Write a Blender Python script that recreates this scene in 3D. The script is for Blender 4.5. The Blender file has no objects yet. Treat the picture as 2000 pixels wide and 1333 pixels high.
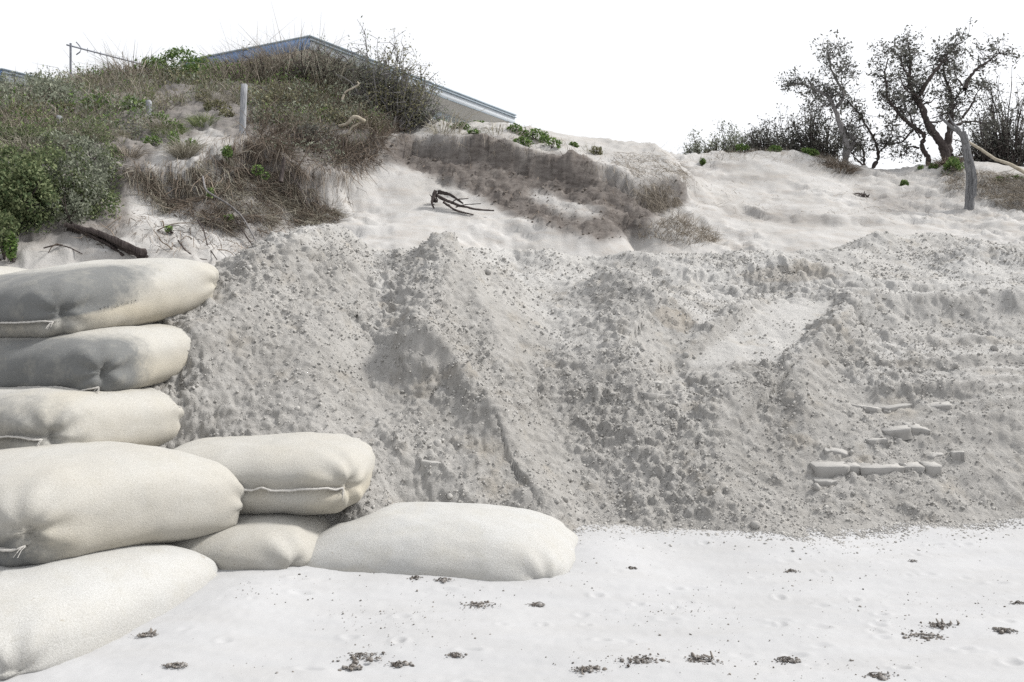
import bpy, math, random, time
import numpy as np

random.seed(7)
rng = np.random.default_rng(7)
C = bpy.context.scene.collection
R = math.radians

# ------------------------------------------------------------------ camera, sky, sun, exposure
F, CX, HY, ZC = 1700.0, 1000.0, 590.0, 1.6      # focal length and horizon of the photograph, eye height in metres
cam = bpy.data.objects.new('camera', bpy.data.cameras.new('camera'))
C.objects.link(cam)
cam.location = (0, 0, ZC)
cam.rotation_euler = (R(90), 0, 0)
cam.data.sensor_width = 36
cam.data.sensor_fit = 'HORIZONTAL'
cam.data.lens = 36 * F / 2000
cam.data.shift_y = -(666.5 - HY) / 2000
cam.data.clip_end = 3000
bpy.context.scene.camera = cam

SUN_EL, SUN_AZ = 46.0, 76.0                     # azimuth clockwise from +Y (behind the dunes), towards the right
world = bpy.data.worlds.new('World')
bpy.context.scene.world = world
world.use_nodes = True
wn, wl = world.node_tree.nodes, world.node_tree.links
bg = wn['Background']
sky = wn.new('ShaderNodeTexSky')
sky.sky_type = 'NISHITA'
sky.sun_disc = False
sky.sun_elevation = R(SUN_EL)
sky.sun_rotation = R(SUN_AZ)
sky.air_density = 1.0
sky.dust_density = 4.0
sky.ozone_density = 1.0
hs = wn.new('ShaderNodeHueSaturation')          # thin bright cloud: nearly colourless sky light
hs.inputs['Saturation'].default_value = 0.22
wl.new(sky.outputs[0], hs.inputs['Color'])
veil = wn.new('ShaderNodeMix'); veil.data_type = 'RGBA'
veil.inputs[0].default_value = 0.72
veil.inputs[7].default_value = (8.0, 8.1, 8.3, 1)  # even white cloud veil
wl.new(hs.outputs[0], veil.inputs[6])
wl.new(veil.outputs[2], bg.inputs['Color'])
bg.inputs['Strength'].default_value = 0.051

sl = bpy.data.lights.new('sun', 'SUN')
sun = bpy.data.objects.new('sun', sl)
C.objects.link(sun)
sl.energy = 1.5
sl.angle = R(10)
sl.color = (1.0, 0.97, 0.92)
sun.rotation_euler = (R(90 - SUN_EL), 0, R(180 - SUN_AZ))
sun.location = (6, 6, 12)

vs = bpy.context.scene.view_settings
vs.view_transform = 'Standard'
vs.look = 'None'
vs.gamma = 1
vs.use_curve_mapping = False
vs.exposure = 1.58

bpy.context.scene.cycles.use_denoising = False   # keep the grain of the sand

# ------------------------------------------------------------------ helpers
def P(px, py, Y):
    """photo pixel + distance -> world point"""
    return np.array([(px - CX) / F * Y, Y, ZC - (py - HY) / F * Y])

def tag(o, label=None, cat=None, group=None, kind=None):
    if label: o['label'] = label
    if cat: o['category'] = cat
    if group: o['group'] = group
    if kind: o['kind'] = kind
    return o

def mesh_np(name, V, Fq=None, Ft=None, smooth=False, attrs=None):
    V = np.asarray(V, dtype=np.float32).reshape(-1, 3)
    me = bpy.data.meshes.new(name)
    me.vertices.add(len(V))
    me.vertices.foreach_set('co', V.ravel())
    loops, starts, n = [], [], 0
    if Fq is not None and len(Fq):
        Fq = np.asarray(Fq, dtype=np.int32).reshape(-1, 4)
        loops.append(Fq.ravel()); starts.append(np.arange(len(Fq)) * 4); n = Fq.size
    if Ft is not None and len(Ft):
        Ft = np.asarray(Ft, dtype=np.int32).reshape(-1, 3)
        loops.append(Ft.ravel()); starts.append(np.arange(len(Ft)) * 3 + n)
    loops = np.concatenate(loops); starts = np.concatenate(starts).astype(np.int32)
    me.loops.add(len(loops))
    me.loops.foreach_set('vertex_index', loops)
    me.polygons.add(len(starts))
    me.polygons.foreach_set('loop_start', starts)
    if smooth:
        me.polygons.foreach_set('use_smooth', np.ones(len(starts), dtype=bool))
    for k, a in (attrs or {}).items():
        at = me.attributes.new(k, 'FLOAT', 'POINT')
        at.data.foreach_set('value', np.asarray(a, dtype=np.float32).ravel())
    me.update()
    me.validate()
    return me

def obj(name, me, mats, parent=None, loc=None):
    o = bpy.data.objects.new(name, me)
    C.objects.link(o)
    for m in (mats if isinstance(mats, (list, tuple)) else [mats]):
        if me is not None and m is not None and len(me.materials) < (len(mats) if isinstance(mats, (list, tuple)) else 1):
            me.materials.append(m)
    if loc is not None: o.location = loc
    if parent is not None: o.parent = parent
    return o

def empty(name, loc):
    o = bpy.data.objects.new(name, None)
    C.objects.link(o)
    o.location = loc
    o.empty_display_size = 0.1
    return o

# ---- noise on numpy arrays
_T = rng.random((256, 256)).astype(np.float64)
_J = rng.random((256, 256, 3))
def vnoise(x, y):
    xi, yi = np.floor(x).astype(int), np.floor(y).astype(int)
    fx, fy = x - xi, y - yi
    fx = fx * fx * fx * (fx * (fx * 6 - 15) + 10)
    fy = fy * fy * fy * (fy * (fy * 6 - 15) + 10)
    a, b = _T[xi & 255, yi & 255], _T[(xi + 1) & 255, yi & 255]
    c, d = _T[xi & 255, (yi + 1) & 255], _T[(xi + 1) & 255, (yi + 1) & 255]
    return (a + (b - a) * fx) * (1 - fy) + (c + (d - c) * fx) * fy
def fbm(x, y, o=4, g=0.5):
    s, a, t = 0, 1.0, 0
    for k in range(o):
        s = s + a * (vnoise(x * 2 ** k + 17.3 * k, y * 2 ** k + 9.1 * k) - 0.5)
        t += a; a *= g
    return s / t * 2
def worley(x, y):
    """distance to the nearest jittered point, its random value and the second distance"""
    xi, yi = np.floor(x).astype(int), np.floor(y).astype(int)
    f1 = np.full(x.shape, 9.0); f2 = np.full(x.shape, 9.0); rv = np.zeros(x.shape)
    for i in (-1, 0, 1):
        for j in (-1, 0, 1):
            q = _J[(xi + i) & 255, (yi + j) & 255]
            d = np.hypot(xi + i + q[..., 0] - x, yi + j + q[..., 1] - y)
            m = d < f1
            f2 = np.where(m, f1, np.minimum(f2, d))
            rv = np.where(m, q[..., 2], rv); f1 = np.where(m, d, f1)
    return f1, rv, f2
def sstep(a, b, x):
    t = np.clip((x - a) / (b - a), 0, 1)
    return t * t * (3 - 2 * t)
def inpoly(px, py, poly):
    ins = np.zeros(np.shape(px), bool)
    n = len(poly)
    for i in range(n):
        x1, y1 = poly[i]; x2, y2 = poly[(i + 1) % n]
        c = ((y1 > py) != (y2 > py)) & (px < (x2 - x1) * (py - y1) / ((y2 - y1) or 1e-9) + x1)
        ins ^= c
    return ins

class RBF:
    """smooth surface through scattered control points"""
    def __init__(s, pts, c=0.25):
        p = np.asarray(pts, float)
        s.p, s.c = p[:, :2], c
        n = len(p)
        A = np.zeros((n + 3, n + 3))
        A[:n, :n] = s.k(s.p, s.p) + np.eye(n) * -0.015
        A[:n, n] = 1; A[:n, n + 1:] = s.p; A[n, :n] = 1; A[n + 1:, :n] = s.p.T
        s.w = np.linalg.solve(A, np.concatenate([p[:, 2], [0, 0, 0]]))
    def k(s, a, b):
        return -np.sqrt(((a[:, None] - b[None]) ** 2).sum(-1) + s.c ** 2)
    def __call__(s, x, y):
        x, y = np.asarray(x, float), np.asarray(y, float)
        q = np.stack([x.ravel(), y.ravel()], 1)
        out = np.empty(len(q))
        n = len(s.p)
        for i in range(0, len(q), 40000):
            b = q[i:i + 40000]
            out[i:i + 40000] = s.k(b, s.p) @ s.w[:n] + s.w[n] + b @ s.w[n + 1:]
        return out.reshape(x.shape)

def grid_quads(r, c):
    i = np.arange(r * c).reshape(r, c)
    return np.stack([i[:-1, :-1], i[:-1, 1:], i[1:, 1:], i[1:, :-1]], -1).reshape(-1, 4)

def grid_normals(V):
    du = np.gradient(V, axis=1); dv = np.gradient(V, axis=0)
    n = np.cross(du, dv)
    return n / (np.linalg.norm(n, axis=-1, keepdims=True) + 1e-12)

# ---- materials
def nodes(name, rough=0.9, spec=0.15):
    m = bpy.data.materials.new(name)
    m.use_nodes = True
    nt = m.node_tree
    b = nt.nodes['Principled BSDF']
    b.inputs['Roughness'].default_value = rough
    b.inputs['Specular IOR Level'].default_value = spec
    return m, nt, b
def nn(nt, t, **kw):
    n = nt.nodes.new(t)
    for k, v in kw.items():
        if k in n.inputs: n.inputs[k].default_value = v
        else: setattr(n, k, v)
    return n
def ramp(nt, fac, stops):
    r = nt.nodes.new('ShaderNodeValToRGB')
    el = r.color_ramp.elements
    while len(el) < len(stops): el.new(0.5)
    for e, (p, c) in zip(el, stops):
        e.position = p
        e.color = (c, c, c, 1) if np.isscalar(c) else (*c, 1)
    nt.links.new(fac, r.inputs[0])
    return r.outputs[0]
def mix(nt, fac, a, b, mode='MIX'):
    n = nt.nodes.new('ShaderNodeMix')
    n.data_type = 'RGBA'; n.blend_type = mode
    for s, v in ((n.inputs[0], fac), (n.inputs[6], a), (n.inputs[7], b)):
        if hasattr(v, 'links'): nt.links.new(v, s)
        else: s.default_value = v if np.isscalar(v) else (*v, 1)
    return n.outputs[2]
def noise(nt, scale, detail=4, rough=0.55, coord='Object', vec=None, stretch=None):
    n = nn(nt, 'ShaderNodeTexNoise', Scale=scale, Detail=detail, Roughness=rough)
    tc = nt.nodes.new('ShaderNodeTexCoord')
    src = tc.outputs[coord]
    if stretch:
        mp = nt.nodes.new('ShaderNodeMapping'); mp.inputs['Scale'].default_value = stretch
        nt.links.new(src, mp.inputs[0]); src = mp.outputs[0]
    nt.links.new(src, n.inputs['Vector'])
    return n.outputs[0]
def attr(nt, name):
    a = nt.nodes.new('ShaderNodeAttribute'); a.attribute_name = name
    return a.outputs['Fac']
def bump(nt, b, h, strength, dist):
    n = nn(nt, 'ShaderNodeBump', Strength=strength, Distance=dist)
    nt.links.new(h, n.inputs['Height'])
    nt.links.new(n.outputs[0], b.inputs['Normal'])
    return n
# ------------------------------------------------------------------ materials of the ground
def mat_beach():
    m, nt, b = nodes('beach_sand', 0.95, 0.1)
    c = mix(nt, ramp(nt, noise(nt, 0.55, 5), [(0.35, 0), (0.65, 1)]), (0.38, 0.384, 0.392), (0.42, 0.424, 0.434))
    c = mix(nt, ramp(nt, noise(nt, 2.0, 6, 0.6, stretch=(0.6, 2.5, 1)), [(0.45, 0), (0.75, 0.55)]), c, (0.365, 0.362, 0.36))
    g = noise(nt, 420, 2, 0.7)
    c = mix(nt, ramp(nt, g, [(0.3, 0.18), (0.7, 0)]), c, (0.25, 0.235, 0.22))
    nt.links.new(c, b.inputs['Base Color'])
    bump(nt, b, noise(nt, 300, 3, 0.7), 0.35, 0.002)
    return m
def mat_pile():
    m, nt, b = nodes('dug_sand', 0.95, 0.1)
    c = mix(nt, ramp(nt, noise(nt, 1.1, 5), [(0.35, 0), (0.65, 1)]), (0.255, 0.246, 0.232), (0.325, 0.316, 0.302))
    c = mix(nt, ramp(nt, noise(nt, 9, 6, 0.65), [(0.4, 0), (0.7, 0.7)]), c, (0.37, 0.362, 0.348))
    c = mix(nt, ramp(nt, attr(nt, 'dry'), [(0.0, 0), (1.0, 1)]), c, (0.43, 0.424, 0.413))
    c = mix(nt, ramp(nt, noise(nt, 3.2, 4, 0.6), [(0.56, 0), (0.72, 0.4)]), c, (0.30, 0.265, 0.215))
    c = mix(nt, attr(nt, 'wet'), c, (0.25, 0.215, 0.17))
    nt.links.new(c, b.inputs['Base Color'])
    n1 = noise(nt, 60, 5, 0.7)
    bump(nt, b, n1, 0.9, 0.016)
    return m
def mat_dune():
    m, nt, b = nodes('dune_sand', 0.95, 0.1)
    c = mix(nt, ramp(nt, noise(nt, 1.3, 5), [(0.35, 0), (0.65, 1)]), (0.355, 0.345, 0.332), (0.425, 0.418, 0.41))
    c = mix(nt, ramp(nt, noise(nt, 3, 6, 0.65, stretch=(1, 1, 4)), [(0.48, 0), (0.7, 0.6)]), c, (0.33, 0.30, 0.27))
    s = mix(nt, ramp(nt, noise(nt, 7, 6, 0.7, stretch=(1, 1, 2.5)), [(0.35, 0), (0.65, 1)]), (0.075, 0.063, 0.057), (0.165, 0.148, 0.136))
    c = mix(nt, attr(nt, 'soil'), c, s)
    nt.links.new(c, b.inputs['Base Color'])
    bump(nt, b, noise(nt, 45, 6, 0.7), 0.6, 0.015)
    return m
M = dict(beach=mat_beach(), pile=mat_pile(), dune=mat_dune())

# ------------------------------------------------------------------ the shape of the ground
def coarse(fn, X, Y, k=4):
    """evaluate a smooth surface on every k-th row and column and interpolate between"""
    nr, nc = X.shape
    ri = np.unique(np.append(np.arange(0, nr, k), nr - 1)); ci = np.unique(np.append(np.arange(0, nc, k), nc - 1))
    z = fn(X[np.ix_(ri, ci)], Y[np.ix_(ri, ci)])
    z = np.stack([np.interp(np.arange(nc), ci, row) for row in z])
    return np.stack([np.interp(np.arange(nr), ri, z[:, j]) for j in range(nc)], 1)

def ctl(lst):
    return [P(*q) for q in lst]

# the bulldozed heap of grey sand: points on its visible face, from left to right
pile_pts = ctl([
    # along the ends of the sandbags
    (435, 560, 7.15), (400, 610, 6.8), (378, 660, 6.45), (345, 740, 6.2), (300, 776, 6.1), (350, 800, 6.15), (345, 868, 5.95),
    (450, 846, 6.0), (600, 843, 6.05), (700, 860, 5.95), (730, 930, 5.8), (700, 990, 5.62), (640, 1040, 5.6),
    (800, 985, 5.9), (1000, 985, 6.0), (1100, 1015, 5.95),
    # left hump
    (560, 488, 7.9), (510, 520, 7.5), (470, 560, 7.2), (520, 620, 6.95), (450, 680, 6.55), (450, 770, 6.25), (620, 560, 7.6), (600, 650, 6.95),
    (600, 740, 6.5), (560, 800, 6.2), (650, 458, 8.9), (720, 490, 8.7), (700, 560, 7.9), (700, 660, 7.1), (700, 760, 6.55), (680, 820, 6.2),
    # middle hump and its ridge
    (870, 502, 8.7), (800, 530, 8.3), (850, 570, 8.1), (840, 640, 7.5), (790, 690, 7.05), (830, 712, 6.98), (890, 760, 6.8), (960, 830, 6.5),
    (780, 790, 6.5), (840, 830, 6.35), (780, 880, 6.05), (900, 900, 6.15), (1000, 900, 6.3), (1030, 960, 6.08), (940, 560, 8.4), (960, 640, 7.7), (960, 720, 7.2),
    # hollow
    (1040, 570, 8.8), (1080, 620, 8.2), (1060, 690, 7.6), (1050, 770, 7.15), (1090, 840, 6.8), (1130, 930, 6.4), (1180, 1000, 6.1),
    # third hump
    (1190, 560, 9.0), (1130, 580, 8.75), (1280, 600, 8.5), (1200, 640, 8.1), (1240, 690, 7.75), (1180, 720, 7.55), (1230, 780, 7.25), (1250, 860, 6.85), (1280, 950, 6.4),
    (1350, 640, 8.35), (1330, 690, 7.9),
    # graded ramp
    (1500, 592, 9.3), (1640, 590, 9.3), (1450, 640, 8.55), (1600, 640, 8.5), (1330, 712, 7.75), (1520, 720, 7.7), (1420, 735, 7.5), (1380, 800, 7.15),
    (1380, 880, 6.8), (1400, 960, 6.4), (1400, 1020, 6.1), (1560, 800, 7.15), (1550, 900, 6.7), (1560, 1000, 6.25),
    # track cutting on the right
    (1700, 640, 8.65), (1740, 690, 8.05), (1850, 640, 8.7), (1990, 640, 8.7), (1850, 690, 8.1), (1990, 690, 8.1), (1800, 740, 7.6), (1950, 740, 7.6), (1800, 800, 7.2), (1950, 800, 7.2),
    (1800, 870, 6.85), (1950, 870, 6.9), (1750, 940, 6.5), (1950, 940, 6.6), (1750, 1020, 6.15), (2150, 700, 8.0), (2150, 850, 7.0), (2150, 960, 6.8), (2300, 940, 6.9), (2300, 800, 7.3), (2300, 700, 8.0),
    (1690, 605, 9.05), (1850, 600, 9.1), (1990, 600, 9.1), (1700, 572, 9.3), (1850, 572, 9.35), (1990, 572, 9.35), (2150, 575, 9.3),
    # benches behind
    (1150, 540, 9.6), (1300, 565, 9.6), (1480, 567, 9.9), (1650, 566, 9.9), (1850, 556, 10.1), (2000, 545, 10.2),
    (1420, 548, 10.15), (1500, 520, 10.45), (1600, 526, 10.5), (1680, 548, 10.2), (1960, 500, 11.2), (2030, 490, 11.3), (2150, 500, 11.2),
    (1000, 520, 9.6), (1080, 500, 10.0), (1220, 500, 10.2), (1270, 520, 10.0), (1350, 530, 10.2), (1300, 490, 10.9), (1450, 488, 11.3), (1600, 490, 11.5), (1720, 480, 11.9), (1830, 462, 12.4), (1880, 490, 12.0),
    (1000, 497, 10.1), (900, 490, 9.7), (1780, 520, 11.0),
])
toe = [(1050, 1030, 5.82), (1130, 1062, 5.72), (1250, 1050, 5.88), (1400, 1045, 5.95), (1550, 1062, 5.8), (1700, 1055, 5.85), (1800, 1046, 5.98), (2000, 1018, 6.35), (2150, 1010, 6.45), (2300, 1005, 6.5)]
for q in toe:
    p = P(*q); p[2] = -0.015
    pile_pts += [p, p + [0, -0.5, -0.2], p + [0, -1.5, -0.6]]
# behind the crests the heap falls away below the dune
for px, py, Y, dz in [(300, 500, 8.4, 1.3), (480, 500, 9.2, .55), (600, 475, 9.6, .5), (720, 470, 9.8, .4), (850, 480, 10.2, .4), (1000, 490, 10.9, .4), (1100, 485, 11.2, .35), (1230, 475, 11.8, .4),
                      (1400, 475, 12.3, .45), (1560, 465, 12.7, .45), (1700, 455, 13.0, .45), (1850, 445, 13.5, .45), (2000, 438, 13.7, .45), (2200, 438, 13.7, .5)]:
    p = P(px, py, Y)
    pile_pts += [p - [0, 0, dz], p + [0, 1.5, -dz - 0.8]]
pile_pts += [np.array(q) for q in [(-3.2, 5.5, 0.2), (-3.2, 6.5, 1.1), (-3.6, 7.5, 1.4), (-4.5, 6.5, .9), (-1.0, 5.2, -.2), (-0.6, 5.4, -.1), (-0.2, 5.5, -.1), (-1.6, 5.4, -.05), (-2.2, 5.3, 0.1), (-1.8, 5.0, -.2), (-2.6, 5.0, -.1), (-3.0, 4.0, -.3), (-1.5, 4.6, -.3), (9.5, 8.5, 1.6), (9.5, 6.6, .1), (10, 11, 2.4)]]
Hpile = RBF(pile_pts, 0.12)

# the old dune behind: eroded, partly dark soil, overgrown on the left
dune_pts = ctl([
    (300, 492, 8.9), (150, 490, 8.7), (0, 505, 8.5), (-200, 505, 8.4), (450, 505, 9.1), (560, 480, 9.7), (650, 465, 10.0), (760, 470, 10.1), (900, 478, 10.4), (1000, 488, 10.9), (1100, 483, 11.1), (1240, 470, 11.8),
    (300, 440, 9.3), (200, 430, 9.2), (400, 460, 9.4), (330, 400, 9.75), (420, 420, 9.8), (500, 430, 10.1), (600, 440, 10.3), (700, 430, 10.7), (560, 390, 10.6),
    (300, 350, 10.1), (400, 330, 10.3), (330, 310, 10.6), (230, 320, 10.3), (480, 320, 10.7), (440, 270, 11.3), (300, 260, 11.4), (220, 270, 11.1), (560, 330, 11.0), (640, 340, 11.3),
    (100, 420, 9.0), (100, 340, 9.5), (0, 420, 9.0), (0, 340, 9.5), (0, 270, 10.4), (120, 270, 10.6), (-200, 400, 9.1), (-200, 270, 10.3),
    (0, 215, 11.6), (130, 200, 12.0), (260, 190, 12.4), (0, 180, 13.0), (150, 170, 13.3), (300, 160, 13.6), (420, 160, 13.9), (400, 200, 12.6), (540, 158, 13.9), (620, 165, 13.9), (680, 196, 13.7),
    (540, 230, 12.4), (640, 240, 12.6), (720, 250, 12.9), (760, 268, 13.2), (790, 268, 13.6), (700, 280, 12.2), (620, 270, 12.0),
    (700, 350, 11.6), (760, 400, 11.2), (830, 400, 11.4), (850, 440, 10.9), (740, 300, 12.2), (770, 330, 12.0),
    (830, 258, 13.3), (920, 250, 13.3), (1000, 256, 13.2), (1080, 275, 13.2), (1160, 296, 13.2), (1240, 302, 13.4), (1300, 306, 13.6), (1325, 325, 14.0),
    (850, 285, 12.7), (950, 285, 12.7), (1050, 310, 12.65), (1150, 330, 12.6), (850, 350, 12.2), (920, 390, 11.8), (960, 340, 12.3), (1000, 420, 11.5), (1060, 380, 12.0), (1120, 430, 11.5), (1180, 390, 12.0), (1200, 440, 11.6),
    (1150, 465, 11.2), (950, 450, 11.1), (1060, 455, 11.2), (1210, 340, 12.6), (1300, 350, 12.9), (1270, 400, 12.3), (1260, 440, 11.9), (1330, 430, 12.2), (1320, 455, 11.9), (1380, 400, 12.9), (1400, 450, 12.4), (1350, 370, 13.4),
    (1340, 340, 14.6), (1340, 318, 15.5), (1400, 298, 16.3), (1480, 292, 16.4), (1560, 300, 16.3), (1640, 320, 16.4), (1720, 332, 16.6), (1800, 328, 16.6), (1860, 315, 16.3), (1920, 320, 15.8), (2000, 335, 15.6), (2150, 340, 15.6),
    (1450, 350, 15.0), (1550, 345, 15.2), (1650, 360, 15.3), (1750, 370, 15.3), (1830, 370, 15.3), (1450, 400, 13.7), (1550, 400, 13.8), (1650, 400, 14.2), (1760, 405, 14.4), (1840, 400, 14.6), (1900, 415, 14.3), (1960, 405, 14.5), (2000, 415, 14.3), (2150, 415, 14.3),
    (1500, 440, 12.8), (1600, 435, 13.1), (1700, 440, 13.2), (1800, 440, 13.4), (1900, 440, 13.5), (2000, 437, 13.6), (2200, 437, 13.6), (1470, 465, 12.3), (1600, 462, 12.6), (1700, 455, 12.9),
])
for x in np.linspace(-12, 16, 10):
    for y, dz in ((19, 0.0), (24, -0.6), (34, -2.5)):
        zz = 4.6 if x < 0 else (3.9 if x < 4.5 else 4.0)
        dune_pts.append(np.array([x, y, zz + dz + (0.5 if x < -2 else 0)]))
for x in np.linspace(-10, 12, 12):                 # below the heap and behind the bags
    dune_pts.append(np.array([x, 7.6, 0.7 if x > -3.5 else 1.2]))
    dune_pts.append(np.array([x, 6.2, -0.4 if x > -3.5 else 0.45]))
    dune_pts.append(np.array([x, 5.2, -0.7 if x > -3.5 else -0.15]))
    if x > -2: dune_pts.append(np.array([x, 9.0, 1.0]))
Hdune0 = RBF(dune_pts, 0.12)

def dune_detail(x, y):
    return 0.10 * fbm(x * 0.9, y * 0.9, 4)
def Hdune(x, y):
    return Hdune0(x, y) + 0.6 * dune_detail(x, y)

_cache = {}
def ground_z(x, y):
    """the top of the sand at a place"""
    x, y = np.atleast_1d(np.asarray(x, float)), np.atleast_1d(np.asarray(y, float))
    z = np.maximum(np.maximum(Hdune(x, y), Hpile(x, y)), beach_h(x, y))
    return z

def beach_h(x, y):
    # gently rippled, banked up a little along the sandbags and the heap
    z = 0.05 * fbm(x * 0.5, y * 0.8, 3) + 0.013 * fbm(x * 1.6, y * 2.6, 3)
    z = z + 0.05 * np.exp(-((x + 1.45) / 0.35) ** 2 - ((y - 4.55) / 0.7) ** 2) + 0.04 * np.exp(-((x + 0.5) / 0.9) ** 2 - ((y - 4.95) / 0.25) ** 2)
    z = z + 0.07 * np.exp(-((x - 0.55) / 0.35) ** 2 - ((y - 5.5) / 0.4) ** 2)
    return z

def place_c(px, py):
    """middle of a lump of foliage: on the ground, or above the crest where the line of sight clears it"""
    p = place(px, py)
    p[2] = max(p[2], min(p[2] + 0.55, ZC - (py - HY) / F * p[1]))
    return p
def place(px, py, y0=5.0, y1=26.0, fn=None):
    """follow the line of sight of a photo pixel to the ground"""
    Y = np.geomspace(y0, y1, 700)
    X = (px - CX) / F * Y; Z = ZC - (py - HY) / F * Y
    h = (fn or ground_z)(X, Y)
    k = np.nonzero(h >= Z)[0]
    if len(k): i = k[0]
    else:                                      # above the skyline: the crest it grows on
        i = np.argmin(np.where((Y > 8) & (Y < 16.8), Z - h, 99))
    return np.array([X[i], Y[i], h[i]])

def pix_of(X, Y, Z):
    return CX + F * X / Y, HY - F * (Z - ZC) / Y

# ---- beach: one sheet to the horizon, finer near the camera
def build_beach():
    xs = np.concatenate([[-1500, -300, -80, -25, -12], np.linspace(-6, -3, 60)[:-1], np.linspace(-3, 4.2, 560), np.linspace(4.2, 7.5, 60)[1:], [12, 25, 80, 300, 1500]])
    ys = np.concatenate([[-1500, -300, -60, -15, -3, 0, 1], np.geomspace(2.2, 6.9, 330), [9, 14, 40, 120, 400, 1500]])
    X, Y = np.meshgrid(xs, ys)
    inn = sstep(11, 7, np.abs(X)) * sstep(0, 2.2, Y) * sstep(9, 6.9, Y)
    Z = beach_h(X, Y) * inn
    # small scuffs, wind lines and pits
    Z += inn * 0.007 * fbm(X * 3 + Y, Y * 11, 4) + inn * 0.0018 * fbm(X * 30, Y * 30, 2)
    r5 = np.random.default_rng(5)
    for k in range(110):                                    # scuffs and small prints
        cy = r5.uniform(3.4, 5.9); cx = r5.uniform(-1.6, 0.62 * cy)
        w_, h_, dp = r5.uniform(0.02, 0.055), r5.uniform(0.012, 0.03), r5.uniform(0.003, 0.013)
        i0, i1 = np.searchsorted(ys, [cy - 0.15, cy + 0.15]); j0, j1 = np.searchsorted(xs, [cx - 0.2, cx + 0.2])
        q = np.sqrt(((X[i0:i1, j0:j1] - cx) / w_) ** 2 + ((Y[i0:i1, j0:j1] - cy) / h_) ** 2)
        Z[i0:i1, j0:j1] += dp * (-np.exp(-q ** 2) + 0.6 * np.exp(-((q - 1.5) / 0.5) ** 2))
    Z -= (1 - inn) * 0.05 + sstep(7, 14, Y) * 0.6
    return obj('beach', mesh_np('beach', np.stack([X, Y, Z], -1), grid_quads(*X.shape), smooth=True), M['beach'])
tag(build_beach(), kind='structure')

# ---- heap of dug sand
FEAT = []        # (polyline in world xy, half width, depth, side) little scarps, added below
def seg_dist(X, Y, a, b):
    ax, ay, bx, by = a[0], a[1], b[0], b[1]
    dx, dy = bx - ax, by - ay
    t = np.clip(((X - ax) * dx + (Y - ay) * dy) / (dx * dx + dy * dy), 0, 1)
    d = np.hypot(X - ax - t * dx, Y - ay - t * dy)
    side = np.sign(dx * (Y - ay) - dy * (X - ax))
    return d, side, t
def poly_dist(X, Y, pts):
    D = np.full(X.shape, 1e9); S = np.zeros(X.shape)
    for a, b in zip(pts[:-1], pts[1:]):
        d, s, t = seg_dist(X, Y, a, b)
        m = d < D
        D = np.where(m, d, D); S = np.where(m, s, S)
    return D * S
def ppoly(pix):
    return [place(px, py, y0=5.2, fn=lambda x, y: Hpile(x, y))[:2] for px, py in pix]

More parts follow.
